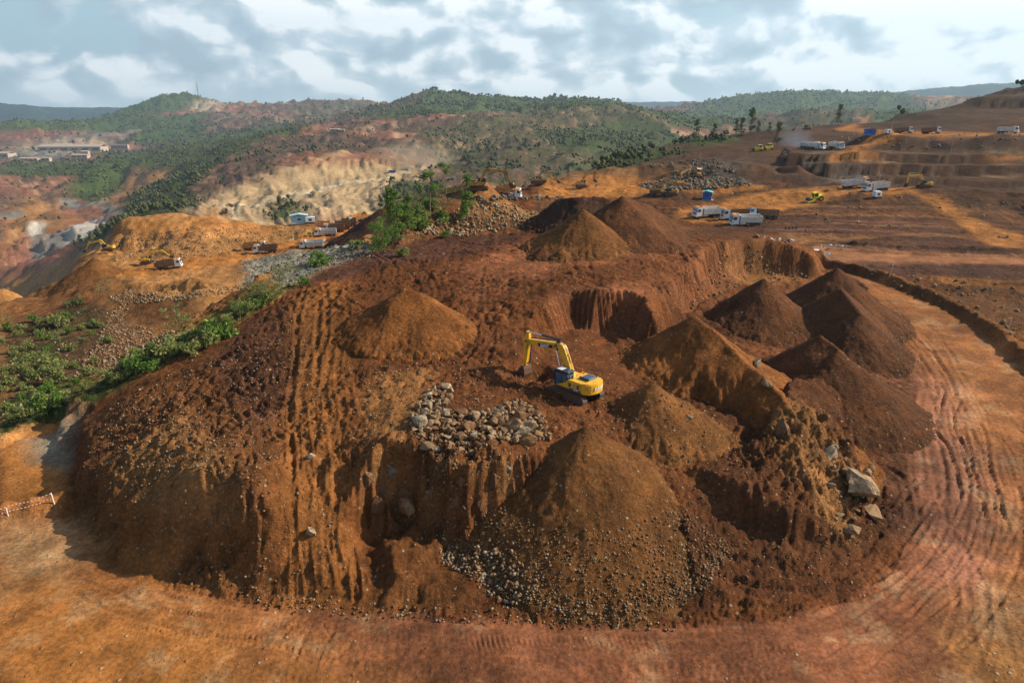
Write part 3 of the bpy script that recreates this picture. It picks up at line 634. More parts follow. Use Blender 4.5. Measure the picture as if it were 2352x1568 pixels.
# roads over the plateau
RD = [[(1990,340),(1940,352),(2000,335),(2060,318),(2130,310),(2090,308),(1990,322),(1940,345),(1905,372),(1960,368),(2010,360)],
      [(1300,412),(1480,415),(1760,428),(1760,434),(1480,446),(1300,455),(1230,448)],
      [(1560,485),(1640,470),(1720,445),(1800,435),(1960,428),(2120,430),(2100,442),(1960,444),(1900,460),(1800,482),(1740,496),(1700,510),(1600,512),(1560,505)],
      [(1770,480),(1760,450),(1810,447),(1800,470),(1780,484)],
      [(2090,440),(2160,450),(2352,545),(2352,568),(2280,562),(2200,505),(2120,460)],
      [(2240,362),(2352,360),(2352,367),(2280,368)],
      [(1920,296),(1960,285),(1975,270),(2005,262),(1990,275),(1970,295),(2100,303),(2352,306),(2352,311),(2100,312),(1930,300)]]
for p in RD: paint(p, 'orange', .08, 0, soft=.012, warp=.004, k=.9)
paint([(1700,505),(1950,470),(2100,455),(2260,560),(2352,575),(1900,562),(1760,540),(1640,525)], 'plum', .06, 0, k=.85)
paint([(1850,490),(1990,465),(2100,452),(2190,500),(2000,500)], 'brown', .1, 0, k=.6)
for i in range(14):
    v = 470 + i * 7; o = 30 * math.sin(i * 2.1)
    paint([(1780 + o, v), (2100 + o, v + 4), (2230 + o, v + 14), (2100 + o, v + 8), (1800 + o, v + 3)], ('ochre', 'plum', 'red')[i % 3], .1, 0, soft=.006, warp=.003, k=.5)
paint([(2250,605),(2352,607),(2352,650),(2200,640),(2000,622),(1950,605)], 'plum', .1, 0, k=.95)
paint([(1740,545),(1850,552),(2352,572),(2352,582),(2100,576),(1880,564)], 'dark', .2, 0, k=.8)
paint([(2120,636),(2352,645),(2352,660),(2200,655)], 'orange', .0, 0, k=.6, warp=.004)
paint([(2130,660),(2352,668),(2352,800),(2290,760),(2200,700)], 'brown', .35, .1, k=.9)
# left ledge and gully
paint([(0,640),(150,600),(230,560),(250,540),(440,520),(700,505),(880,485),(900,560),(870,600),(700,650),(640,690),(480,790),(400,835),(210,930),(0,1020)], 'ochre', .55, 0, soft=.01)
paint([(0,690),(100,660),(150,640),(280,640),(250,690),(200,720),(60,760),(0,770)], 'soil', .3, 0, k=.7)
paint([(270,700),(300,660),(450,690),(600,660),(640,680),(480,780),(380,760),(300,740)], 'brown', .25, 0, k=.9)
paint([(0,760),(180,690),(280,720),(260,800),(380,800),(300,880),(180,930),(0,980)], 'umber', .5, .4, k=.85)
paint([(170,860),(230,790),(260,720),(330,745),(440,770),(400,830),(280,870)], 'brown', 1.0, .1, k=.8)
paint([(560,655),(560,600),(620,585),(700,572),(800,562),(860,560),(860,590),(760,610),(680,650),(640,660)], 'grey', .95, .02, soft=.012, k=.95)
paint([(640,600),(740,580),(760,600),(690,640),(650,640)], 'slate', .7, 0, k=.5)
paint([(0,1000),(0,930),(180,860),(400,770),(560,690),(700,640),(560,745),(400,828),(215,925),(100,960)], 'grass', .1, .9, soft=.008, k=.5)
paint([(200,632),(300,615),(420,595),(560,580),(640,560),(700,535),(800,515),(900,500),(870,520),(780,540),(740,555),(880,548),(880,556),(700,574),(600,592),(460,617),(300,634)], 'orange', .05, 0, soft=.006, warp=.002)
paint([(250,545),(440,521),(620,518),(640,528),(440,538),(300,545)], 'orange', .15, 0, k=.7)
# mesa
paint([p[:2] for p in mesa_base], 'soil', .12, 0, soft=.01)
paint([(880,560),(1000,545),(1200,535),(1210,555),(1100,580),(1000,600),(880,612),(800,640),(720,650),(700,640)], 'plum', .04, 0, k=.9)
paint([(1060,620),(1150,560),(1260,580),(1500,575),(1600,560),(1480,598),(1300,612),(1200,660),(1080,700)], 'red', .04, 0, k=.65)
paint([(660,700),(740,650),(800,650),(830,1400),(640,1400),(640,1000)], 'orange', .16, 0, k=.42, soft=.03)
paint([(210,930),(420,830),(560,760),(640,800),(640,1000),(640,1380),(300,1320),(180,1180),(190,980)], 'brown', .45, 0, k=.6)
paint([(250,1050),(420,950),(520,1050),(560,1200),(400,1220),(290,1150)], 'ochre', .6, 0, k=.5)
paint([(540,760),(660,690),(680,900),(600,1000),(500,900),(480,830)], 'plum', .05, 0, k=.6)
paint([(860,860),(1000,850),(960,950),(930,1020),(850,1000),(830,920)], 'ochre', .6, 0, k=.5)
paint([(840,1040),(960,1045),(1180,1080),(1190,1150),(1100,1200),(960,1200),(850,1190),(830,1100)], 'umberred', .35, 0, k=.9)
for p in ([(835,1060),(890,1050),(930,1100),(900,1180),(850,1160)], [(1120,1080),(1160,1060),(1220,1090),(1180,1120)], [(1070,1140),(1120,1130),(1130,1180),(1090,1200)], [(1130,1000),(1170,1020),(1200,1070),(1160,1050)], [(955,1060),(1010,1070),(1000,1150),(960,1160)]):
    paint(p, 'ochre', .8, 0, k=.4, warp=.03)
paint([p[:2] for p in knoll_base], 'brown', .75, .1, soft=.01)
paint([(1040,430),(1110,415),(1140,450),(1120,460),(1060,450)], 'ochre', .3, 0, k=.9)
paint([(1100,465),(1180,470),(1300,500),(1240,515),(1080,470)], 'ochre', .8, 0, k=.7)
paint([(880,565),(970,470),(1050,425),(1080,430),(1000,480),(960,510),(900,560)], 'olive', .3, .7, k=.6)
# pit
PITC = [p[:2] for p in pit_base]
paint(PITC, 'soil', .12, 0, soft=.006, k=.8)
paint([(1240,690),(1300,660),(1486,650),(1490,740),(1380,770),(1290,760)], 'red', .05, 0, k=.45)
paint([(1500,655),(1620,575),(1660,560),(1700,600),(1620,690),(1540,720)], 'red', .2, 0, k=.6)
paint([(1655,560),(1740,552),(1780,600),(1860,640),(1760,650),(1680,640)], 'ochre', .6, 0, k=.55)
paint([(1500,745),(1640,700),(1750,850),(1900,830),(2060,800),(2090,1000),(2100,1200),(1950,1370),(1560,1400),(1560,1200),(1700,1000),(1450,900)], 'dark', .12, 0, k=.55)
paint([(1740,960),(1850,925),(1900,960),(1940,1040),(1960,1150),(1900,1160),(1860,1060),(1780,1040)], 'ochre', .8, 0, k=.5, warp=.02)
paint([(1850,1060),(1930,1120),(1960,1250),(1880,1180),(1800,1080)], 'ochre', .6, 0, k=.5)
paint([p[:2] for p in moundb], 'brown', .15, 0, k=.8)
paint([(1215,870),(1290,930),(1440,960),(1480,900),(1400,860),(1300,850)], 'soil', .1, 0)
# rolled roads
paint(region(ROAD1, .010, .004), 'red', .03, 0, soft=.01)
paint([(0,1190),(120,1180),(190,1240),(500,1400),(700,1480),(900,1567),(900,1800),(-200,1800),(-100,1300)], 'orange', .05, 0, soft=.12, warp=.03, k=.9)
paint([(2352,1350),(2200,1450),(2100,1800),(2600,1800)], 'ochre', .2, 0, soft=.08, warp=.03, k=.9)
paint([(2160,700),(2290,800),(2352,860),(2352,1350),(2290,1200),(2230,1000),(2150,860),(2070,740),(1980,645)], 'orange', .05, 0, soft=.08, warp=.03, k=.7)
paint([(2100,880),(2180,860),(2250,1000),(2290,1150),(2250,1350),(2150,1350),(2110,1200)], 'pink', .06, 0, soft=.06, warp=.03, k=.6)
paint([(0,1220),(110,1200),(190,1260),(140,1330),(30,1350)], 'tan', .05, 0, soft=.05, warp=.02, k=.5)
rn = smooth(fbm(XX, YY, 9, 5, .62, 3.7) * 2.2 - .1) * road_w * (RR < 160)
paint(rn, 'plum', .1, 0, k=.26)
rn = smooth(fbm(XX, YY, 5, 5, .62, 8.7) * 2.4 - .5) * road_w * (RR < 160)
paint(rn, 'tan', .1, 0, k=.28)
paint(region(ROAD2, .01), 'orange', .1, 0, soft=.01)
paint([(70,1010),(185,940),(160,1000),(150,1080),(80,1060)], 'grey', .3, 0, soft=.02, k=.8)
paint(region(ROAD3, .008, .003), 'orange', .02, 0)
paint(region([(1880,560),(2352,586),(2352,606),(1900,600)], .01, .002), 'pink', .02, 0, k=.5)
# steep faces of the benches and walls are painted darker than the flat ground
gz = np.gradient(ZZ, axis=0) / np.maximum(np.gradient(RR, axis=0), .01)
gx_ = np.gradient(ZZ, axis=1) / np.maximum(RR * .00206, .01)
steep = np.hypot(gz, gx_); steep[:, NF - 1:] = 0
sp_ = smooth((steep - .35) / .5) * smooth((RR - 180) / 60) * smooth((480 - RR) / 60) * (TQ > .03)
paint(sp_, 'dark', .1, 0, k=.85)
sf_ = smooth((steep - .45) / .5) * smooth((RR - 450) / 60) * (1 - smooth((VG - .3) / .3))
paint(sf_, 'tan', .2, 0, k=.4)
C['ore'] = (.052, .028, .017)
paint(smooth((RR - 215) / 40) * smooth((760 - RR) / 60) * (TQ > .17) * smooth(fbm(XX, YY, 40, 4, .6, 1.9) * 2 + .9), 'ore', .06, .02, k=.72)
for p in RD: paint(p, 'orange', .05, 0, soft=.008, warp=.003, k=.75)
# dusty tone carried by the ruts
tn = fbm(XX, YY, 7, 4, .6, 4.0); nf = RR < 600
CC[nf] *= (1 + .28 * np.clip(tn[nf], -1, 1))[:, None]
sm = smooth((RR - 260) / 200)
# steep faces show fresher, paler subsoil between the trees far off
# ------------------------------------------------------------------ ground material
def ground_mat():
    M = bpy.data.materials.new('earth'); M.use_nodes = True; n = NT(M.node_tree); n.n.clear()
    col = n.add('ShaderNodeVertexColor', layer_name='Col').outputs[0]
    pr = n.add('ShaderNodeVertexColor', layer_name='Prm')
    ps = n.add('ShaderNodeSeparateColor', ins={0: pr.outputs[0]}); stone, veg, roadp = ps.outputs
    pos = n.add('ShaderNodeNewGeometry').outputs['Position']
    n1 = n.noise(pos, .45, 8, .62); n2 = n.noise(pos, 3.2, 6, .65); n3 = n.noise(pos, .06, 6, .6)
    far = n.noise(pos, .012, 8, .65)
    k = n.math('MULTIPLY', n.rng(n1, .3, .7, .72, 1.28), n.rng(n2, .28, .72, .66, 1.38))
    k = n.math('MULTIPLY', k, n.rng(n3, .3, .7, .82, 1.18))
    k = n.math('MULTIPLY', k, n.rng(far, .3, .7, .8, 1.2))
    c = n.mix(1.0, col, n.add('ShaderNodeCombineColor', ins={0: k, 1: k, 2: k}).outputs[0], 'MULTIPLY')
    hue = n.noise(pos, 1.1, 5, .6)
    c = n.mix(n.math('MULTIPLY', n.rng(hue, .45, .75, 0, .5), 1.0), c, n.mix(1.0, c, (1.25, 1.05, .78), 'MULTIPLY'))
    # chips of stone at two sizes
    h = None
    for sc, th, gain in ((2.6, .8, .7), (6.0, 1.0, .75)):
        vo = n.add('ShaderNodeTexVoronoi', ins={'Vector': pos, 'Scale': sc, 'Randomness': 1.0})
        rn = n.add('ShaderNodeSeparateColor', ins={0: vo.outputs['Color']}).outputs
        pick = n.math('LESS_THAN', rn[0], n.math('MULTIPLY', stone, .75 * th))
        body = n.rng(vo.outputs['Distance'], .16, .42, 1.0, 0.0)
        f = n.math('MULTIPLY', n.math('MULTIPLY', pick, body), gain)
        sc_ = n.ramp(rn[1], [(0, (.13, .07, .035)), (.5, (.26, .16, .08)), (.8, (.42, .33, .2)), (1, (.30, .30, .26))])
        c = n.mix(f, c, sc_)
        h = f if h is None else n.math('ADD', h, f)
    # low plants
    vg = n.noise(pos, 1.4, 6, .7); vg2 = n.noise(pos, .09, 5, .65)
    vm = n.math('MULTIPLY', n.rng(n.math('ADD', n.math('ADD', vg, vg2), n.math('MULTIPLY', veg, .42)), 1.12, 1.34, 0, 1), n.rng(veg, .0, .25, 0, 1))
    gc = n.ramp(n.noise(pos, .5, 4, .6), [(.3, (.028, .045, .014)), (.5, (.06, .09, .025)), (.7, (.13, .17, .045))])
    c = n.mix(vm, c, gc)
    bs = n.add('ShaderNodeBsdfPrincipled', ins={'Base Color': c, 'Roughness': n.rng(n1, .3, .7, .78, .95), 'Specular IOR Level': .06})
    hgt = n.math('ADD', n.math('MULTIPLY', n2, .22), n.math('MULTIPLY', n.noise(pos, 9, 5, .65), .09))
    hgt = n.math('MULTIPLY', hgt, n.math('SUBTRACT', 1.0, n.math('MULTIPLY', roadp, .72)))
    hgt = n.math('ADD', hgt, n.math('MULTIPLY', h, .10))
    hgt = n.math('ADD', hgt, n.math('MULTIPLY', vm, n.math('MULTIPLY', vg, .9)))
    bp = n.add('ShaderNodeBump', ins={'Strength': 1.0, 'Distance': 1.0, 'Height': hgt})
    n.l.new(bp.outputs[0], bs.inputs['Normal'])
    n.add('ShaderNodeOutputMaterial', ins={0: bs.outputs[0]})
    return M
EARTH = ground_mat()

def sheet():
    """the land as polygons, cut into its named pieces along shared edges"""
    co = np.stack([XX, YY, ZZ], -1).reshape(-1, 3).astype(np.float32)
    i, j = np.meshgrid(np.arange(NR - 1), np.arange(NC), indexing='ij')
    j2 = (j + 1) % NC
    F = np.stack([i * NC + j, (i + 1) * NC + j, (i + 1) * NC + j2, i * NC + j2], -1).reshape(-1, 4)
    cen = (RR[:-1] + RR[1:]).ravel() / 2; ct = TQ[:-1].ravel()
    which = np.zeros(len(F), int)
    roadm = (road_w[:-1] > .5).ravel()
    which[roadm] = 1
    mesa = region([p[:2] for p in mesa_base]); which[((mesa[:-1] > .5).ravel()) & ~roadm] = 2
    which[(cen > 470) & (ct > -.02) | (cen > 470)] = 4
    which[(cen > 3200)] = 5
    lv = region([(0,640),(-20,470),(180,462),(420,440),(330,500),(230,560),(180,600)]); which[(lv[:-1] > .5).ravel() & (cen > 470)] = 3
    cols = np.concatenate([CC, np.ones(ZZ.shape + (1,))], -1).reshape(-1, 4).astype(np.float32)
    prm = np.stack([ST, VG, road_w, np.ones(ZZ.shape)], -1).reshape(-1, 4).astype(np.float32)
    for w_, name in ((0, 'ground'), (1, 'haul_road'), (2, 'dug_terrain'), (3, 'valley_floor'), (4, 'hills'), (5, 'far_hills')):
        f = F[which == w_]; used, inv = np.unique(f.ravel(), return_inverse=True)
        me = bpy.data.meshes.new(name)
        me.vertices.add(len(used)); me.vertices.foreach_set('co', co[used].ravel())
        me.loops.add(len(inv)); me.loops.foreach_set('vertex_index', inv.astype(np.int32))
        me.polygons.add(len(f)); me.polygons.foreach_set('loop_start', np.arange(0, len(inv), 4, dtype=np.int32))
        me.polygons.foreach_set('use_smooth', np.ones(len(f), bool))
        for nm, arr in (('Col', cols), ('Prm', prm)):
            at = me.color_attributes.new(nm, 'FLOAT_COLOR', 'POINT'); at.data.foreach_set('color', arr[used].ravel())
        me.materials.append(EARTH); me.update(calc_edges=True)
        o = bpy.data.objects.new(name, me); COL.objects.link(o); o['kind'] = 'structure'
sheet()
# ------------------------------------------------------------------ object helpers
def link(name, me, mats=None, parent=None, loc=None, rz=None):
    if mats is not None:
        for mt in (mats if isinstance(mats, (list, tuple)) else [mats]):
            if mt.name not in [q.name for q in me.materials if q]: me.materials.append(mt)
    o = bpy.data.objects.new(name, me); COL.objects.link(o)
    if parent is not None: o.parent = parent
    if loc is not None: o.location = loc
    if rz is not None: o.rotation_euler = (0, 0, rz)
    return o
def tag(o, label, cat, group=None, kind=None):
    o['label'] = label
    if cat: o['category'] = cat
    if group: o['group'] = group
    if kind: o['kind'] = kind
    return o
def mesh_np(name, co, faces, smooth_=False, cols=None):
    """co (n,3), faces (m,k) all of one size"""
    me = bpy.data.meshes.new(name); k = faces.shape[1]
    me.vertices.add(len(co)); me.vertices.foreach_set('co', co.astype(np.float32).ravel())
    me.loops.add(faces.size); me.loops.foreach_set('vertex_index', faces.astype(np.int32).ravel())
    me.polygons.add(len(faces)); me.polygons.foreach_set('loop_start', np.arange(0, faces.size, k, dtype=np.int32))
    if smooth_: me.polygons.foreach_set('use_smooth', np.ones(len(faces), bool))
    if cols is not None:
        for nm, arr in cols.items():
            at = me.color_attributes.new(nm, 'FLOAT_COLOR', 'POINT'); at.data.foreach_set('color', arr.astype(np.float32).ravel())
    me.update(calc_edges=True); return me
def in_poly(x, y, P):
    ins = np.zeros(np.shape(x), bool); n = len(P)
    for i in range(n):
        x0, y0 = P[i]; x1, y1 = P[(i + 1) % n]
        ins ^= ((y0 > y) != (y1 > y)) & (x < (x1 - x0) * (y - y0) / (y1 - y0 + 1e-15) + x0)
    return ins
def scatter(poly, n, px=True):
    """random spots inside a picture outline laid on the ground"""
    P = [hit(*p[:2])[:2] for p in poly] if px else poly; A = np.array(P); out = []
    lo, hi = A.min(0), A.max(0); got = 0; res = []
    for _ in range(60):
        q = rng.random((n * 2, 2)) * (hi - lo) + lo
        q = q[in_poly(q[:, 0], q[:, 1], P)]; res.append(q); got += len(q)
        if got >= n: break
    return np.concatenate(res)[:n]
def scatter_screen(poly, n):
    """spots spread evenly over the outline as laid out from far (denser where the land is near)"""
    A = np.array([p[:2] for p in poly], float); lo, hi = A.min(0), A.max(0); out = []
    while len(out) < n:
        u, v = rng.random(2) * (hi - lo) + lo
        if in_poly(u, v, [tuple(a) for a in A]): out.append(hit(u, v)[:2])
    return np.array(out)

# ------------------------------------------------------------------ ore stockpiles
def stockpile(apexes, beta, col, label, stone=.08, foot_stone=None, res=.17, cut=None, rough=1.0, seed=1.0, lim=None):
    """apexes: picture spots with heights along the crest"""
    A = [on_z(*a) + (a[2],) for a in apexes]
    tb = math.tan(math.radians(beta)); H = max(a[2] - ground(a[0], a[1]) for a in A); Rm = (H + 6.5) / tb + 2
    xs = [a[0] for a in A]; ys = [a[1] for a in A]
    res *= 1.1; gx, gy = np.meshgrid(np.arange(min(xs) - Rm, max(xs) + Rm, res), np.arange(min(ys) - Rm, max(ys) + Rm, res))
    x, y = gx.ravel(), gy.ravel()
    wx = x + fbm(x, y, 5.5, 4, .5, seed) * .5; wy = y + fbm(x, y, 5.5, 4, .5, seed + 3) * .5
    dd0 = smooth(np.hypot(x - A[0][0], y - A[0][1]) / 3.5); wx = x + (wx - x) * dd0; wy = y + (wy - y) * dd0
    h = np.full(x.shape, -1e9)
    segs = [(A[i], A[i + 1]) for i in range(len(A) - 1)] or [(A[0], A[0])]
    for a, b in segs:
        dx, dy = b[0] - a[0], b[1] - a[1]; l2 = dx * dx + dy * dy + 1e-9
        t = np.clip(((wx - a[0]) * dx + (wy - a[1]) * dy) / l2, 0, 1)
        d = np.hypot(wx - a[0] - t * dx, wy - a[1] - t * dy)
        ang = np.arctan2(wy - a[1] - t * dy, wx - a[0] - t * dx)
        run = fbm(wx * .0 + ang * 3.2, d * .16, 1, 4, .55, seed) * (.02 + .016 * d) + np.abs(perlin(ang * 11 + seed, d * .35)) * -.022 * np.clip(d, 0, 4)
        hh = a[2] + t * (b[2] - a[2]) - (np.sqrt(d * d + .15 ** 2) - .15) * tb * (1 - .10 * smooth((d - H / tb * .5) / (H / tb * .6))) + run * rough
        if lim: hh = np.where(d > lim, -1e9, hh)
        h = np.maximum(h, hh)
    g = ground_v(x, y)
    low = 1 - smooth((h - g) / max(H * .45, .5))
    h += billow(x, y, 1.0, 4, .62, seed) * (.06 + .13 * low) * rough + fbm(x, y, .45, 2, .6, seed) * .03
    if cut:
        P = [hit(*p)[:2] for p in cut]; d, arc, ins, _ = pdist(x, y, P); d = np.where(ins, d, -d) + np.abs(np.sin(arc * 4)) * .25 + fbm(x, y, 2, 2, .5, 3) * .3
        h = np.where(d > 0, np.minimum(h, np.maximum(g - .3, h - d * 1.5)), h)
    vis = h > g - .12
    z = np.where(h > g - .3, h, g - .3)
    ny, nx = gx.shape; i, j = np.meshgrid(np.arange(ny - 1), np.arange(nx - 1), indexing='ij')
    F = np.stack([i * nx + j, i * nx + j + 1, (i + 1) * nx + j + 1, (i + 1) * nx + j], -1).reshape(-1, 4)
    F = F[vis[F].any(1)]
    used, inv = np.unique(F.ravel(), return_inverse=True)
    x0, y0 = A[0][0], A[0][1]; z0 = ground(x0, y0)
    co = np.stack([x - x0, y - y0, z - z0], -1)[used]
    cc = np.ones((len(used), 4)); cc[:, :3] = np.array(C[col]) * (1 + .22 * fbm(x, y, 3.5, 3, .5, seed + 1)[used])[:, None]
    st = stone + (foot_stone - stone) * smooth(low * 1.5 - .35) if foot_stone else np.full(x.shape, stone)
    pr = np.zeros((len(used), 4)); pr[:, 0] = np.clip(st, 0, 1)[used]; pr[:, 3] = 1
    me = mesh_np('ore_stockpile', co, inv.reshape(-1, 4), True, {'Col': cc, 'Prm': pr})
    o = link('ore_stockpile', me, EARTH, loc=(x0, y0, z0))
    tag(o, label, 'stockpile', 'cone-shaped stockpiles of dug earth')
    PILES.append((A, tb)); GRIDS.append((x.min(), y.min(), res, h.reshape(gx.shape))); return o
PILES = []; GRIDS = []
C['pileA'] = (.128, .056, .019); C['pileB'] = (.082, .034, .015); C['pileC'] = (.165, .064, .019); C['pileD'] = (.062, .03, .02)
stockpile([(1345,980,9.1)], 38.2, 'pileA', 'largest brown earth cone in front, its foot ringed with cream gravel', .12, .8, .13, seed=1.3, rough=.8)
stockpile([(1500,880,9.5)], 36, 'pileA', 'small brown earth cone standing directly behind the largest front cone', .08, .3, .13, seed=2.9)
stockpile([(1595,725,12.2),(1640,760,11.2),(1800,912,7.2)], 36, 'pileC', 'long orange-brown ridge pile running down to the rocky knob, centre of the pit', .06, .3, .15, seed=4.1,
          cut=[(1540,930),(1600,905),(1650,930),(1700,935),(1760,965),(1800,985),(1700,1010),(1560,980)])
stockpile([(1755,640,10.2)], 37, 'pileB', 'dark brown pointed cone close below the curved end of the pit wall', .04, .15, .17, seed=5.7, rough=.75)
stockpile([(1925,615,10.8)], 38, 'pileB', 'dark cone rearmost of the right row, its tip just below the berm', .03, .2, .17, seed=6.3, rough=.75)
stockpile([(1932,662,9.6),(1975,720,7.5)], 37, 'pileB', 'dark brown pile leaning on the front of the rearmost right cone, beside the road bend', .04, .2, .17, seed=7.7, rough=.75)
stockpile([(1885,770,9.3),(1925,800,8.5)], 37, 'pileB', 'dark brown cone right of the long ridge pile, foot towards the haul road', .04, .2, .16, seed=8.2, rough=.75)
stockpile([(930,660,14.4),(960,672,13.9)], 33, 'pileC', 'orange cone on the mesa left of the excavator, throwing a long shadow left', .05, .2, .14, seed=9.4, lim=9)
stockpile([(1340,480,18.3)], 35, 'pileA', 'brown cone on the upper bench in front of the two big dark heaps', .05, .15, .18, seed=10.9, lim=10)
stockpile([(1430,450,19.6),(1495,472,17.2)], 35, 'pileB', 'biggest dark heap on the upper bench, sloping down right to the trucks', .05, .1, .2, seed=11.2, lim=11.5)
stockpile([(1280,458,17.2),(1330,452,18),(1385,452,18)], 38, 'pileD', 'nearly black lumpy ridge of earth behind the upper cones', .08, .1, .2, rough=2.4, seed=12.5)
stockpile([(1245,570,13.4)], 34, 'pileB', 'low dark mound at the left foot of the upper brown cone', .05, .1, .14, rough=1.6, seed=13.5)
stockpile([(1290,572,13.5)], 34, 'pileA', 'low brown mound right of the low dark mound on the upper bench', .05, .1, .14, rough=1.6, seed=14.5)
stockpile([(872,480,4.5),(900,478,4.8)], 35, 'pileD', 'dark heap behind the bushes at the end of the truck queue', .03, .1, .3, seed=15.5)
stockpile([(215,591,-4.6)], 36, 'pileA', 'small brown cone at the far left beside the leftmost excavator', .05, .2, .3, seed=16.5)
stockpile([(1833,379,12.6),(1790,384,11.5)], 34, 'pileD', 'dark cone below the benches right of centre, furthest of the low plateau', .02, .05, .5, seed=17.5)
stockpile([(1896,333,15.6)], 34, 'pileD', 'dark cone beside the far ramp road with a white truck behind', .02, .05, .6, seed=18.5)
stockpile([(1612,985,None and 0 or 6.0)], 30, 'pileB', 'low loose mound between the small cone and the rocky knob', .1, .3, .16, rough=1.8, seed=19.5) if False else None

# ------------------------------------------------------------------ rocks
def stone_mat(name, dust, pale):
    M = bpy.data.materials.new(name); M.use_nodes = True; n = NT(M.node_tree); n.n.clear()
    oi = n.add('ShaderNodeObjectInfo').outputs; ge = n.add('ShaderNodeNewGeometry').outputs; pos = ge['Position']
    rnd = n.math('FRACT', n.math('ADD', oi['Random'], n.math('MULTIPLY', ge['Random Per Island'], 7.13)))
    base = n.ramp(rnd, [(0, dust), (.45, tuple((a + b) / 2 for a, b in zip(dust, pale))), (.8, pale), (1, (.34, .37, .32))])
    a = n.noise(pos, 2.4, 6, .65)
    c = n.mix(n.rng(a, .40, .62, 0, .8), base, dust + (1,))
    c = n.mix(n.rng(n.noise(pos, 9, 4, .6), .35, .7, .5, 0), c, (.06, .035, .02))
    bs = n.add('ShaderNodeBsdfPrincipled', ins={'Base Color': c, 'Roughness': .9, 'Specular IOR Level': .2})
    bp = n.add('ShaderNodeBump', ins={'Strength': .7, 'Distance': .12, 'Height': n.noise(pos, 6, 5, .6)}); n.l.new(bp.outputs[0], bs.inputs['Normal'])
    n.add('ShaderNodeOutputMaterial', ins={0: bs.outputs[0]}); return M
ROCK_B = stone_mat('brown_rock', (.17, .075, .03), (.42, .30, .17))
ROCK_P = stone_mat('pale_rock', (.25, .135, .06), (.50, .40, .27))
ROCK_G = stone_mat('grey_rock', (.13, .10, .07), (.27, .275, .24))
ROCK_W = stone_mat('white_scrap', (.55, .5, .45), (.75, .75, .72))
ROCK_M = stone_mat('dusty_gravel', (.17, .085, .035), (.38, .26, .15))
ROCK_O = stone_mat('coated_rock', (.13, .055, .022), (.26, .15, .075))
def rock_mesh(seed, n=18, el=(1, .85, .65), bumpy=False):
    r = np.random.default_rng(seed); bm = bmesh.new()
    p = r.normal(size=(n, 3)); p /= np.linalg.norm(p, axis=1)[:, None]; p *= (.82 + .3 * r.random((n, 1)))
    for q in p * np.array(el): bm.verts.new(q)
    bmesh.ops.convex_hull(bm, input=bm.verts)
    bmesh.ops.delete(bm, geom=[v for v in bm.verts if not v.link_faces], context='VERTS')
    if bumpy:
        bmesh.ops.subdivide_edges(bm, edges=bm.edges[:], cuts=2, use_grid_fill=True)
        for v in bm.verts:
            k = 1 + .09 * math.sin(v.co.x * 5 + seed) * math.cos(v.co.y * 6 - seed) + r.normal() * .025; v.co *= k
    me = bpy.data.meshes.new('rock'); bm.to_mesh(me); bm.free(); return me
RM = [rock_mesh(i, 13 + i % 5, (1, .7 + .25 * ((i * 37) % 10) / 10, .55 + .25 * ((i * 53) % 10) / 10)) for i in range(10)]
for m_ in RM: m_.materials.append(ROCK_B)
RMP = [m_.copy() for m_ in RM]
for m_ in RMP: m_.materials.clear(); m_.materials.append(ROCK_P)
def pile_z(x, y):
    z = ground(x, y)
    for x0, y0, rs, H_ in GRIDS:
        j = int((x - x0) / rs + .5); i = int((y - y0) / rs + .5)
        if 0 <= i < H_.shape[0] and 0 <= j < H_.shape[1]: z = max(z, H_[i, j])
    return z
def put_rock(me, x, y, s, label, group, sink=.3, z=None, cat='rock', name='rock', flat=1.0):
    o = bpy.data.objects.new(name, me); COL.objects.link(o)
    z = pile_z(x, y) if z is None else z
    o.location = (x, y, z + s * .55 * flat * (1 - sink)); o.scale = (s, s * rng.uniform(.8, 1.1), s * rng.uniform(.8, 1.1) * flat)
    o.rotation_euler = (rng.uniform(-.4, .4), rng.uniform(-.4, .4), rng.uniform(0, 6.28))
    tag(o, label, cat, group); return o
BIG = [(965,975,.95,1,'cream boulder at the left end of the rubble heap'),(1213,985,1.0,1,'pale tall boulder at the right end of the rubble heap'),(1195,962,.8,0,'brown boulder just behind the pale tall boulder of the heap'),
 (1180,985,.95,0,'broad tan boulder left of the pale tall one in the rubble'),(1212,1018,.95,1,'grey-cream boulder lowest at the right end of the rubble heap'),(1205,1003,.9,0,'brown block resting above the grey-cream lowest boulder'),
 (1075,985,.8,0,'large brown boulder half buried mid rubble heap'),(1115,990,.6,1,'whitish boulder mid rubble heap'),(1160,970,.6,0,'tan boulder in the rear row of the rubble heap'),(1000,975,.5,0,'brown boulder beside the cream left end boulder'),
 (932,1168,1.15,0,'lone brown and white boulder at the foot of the small cliff'),(1905,1048,1.1,1,'cream slab leaning on the right side of the rocky knob'),(1968,1130,1.75,1,'biggest pale boulder, at the right foot of the rocky knob'),
 (1945,1090,.8,1,'pale boulder behind the biggest pale boulder'),(1990,1095,.6,1,'small cream boulder right of the rocky knob'),(2003,1180,1.1,1,'long whitish slab lying near the road, right of the knob'),
 (1952,1222,.9,1,'flat cream rock lowest on the rubble at the right'),(1925,1185,.6,1,'cream rock above the flat lowest one'),(1750,965,.7,1,'pale block in the gap between ridge pile and rocky knob'),(1732,912,.9,1,'whitish rock outcrop on the flank of the long ridge pile'),
 (1580,1000,.4,1,'small white rock beside the flattened track prints'),(410,1000+215,.0,0,''),(700,960,.0,0,''),(682,980,.35,0,'tan rock beside the left wheel rut'),(715,1052,.42,1,'cream rock lying in the ramp ruts'),
 (1620,490,.0,0,''),(330,1120,.0,0,''),(715,1225,.5,1,'cream rock low on the ramp')]
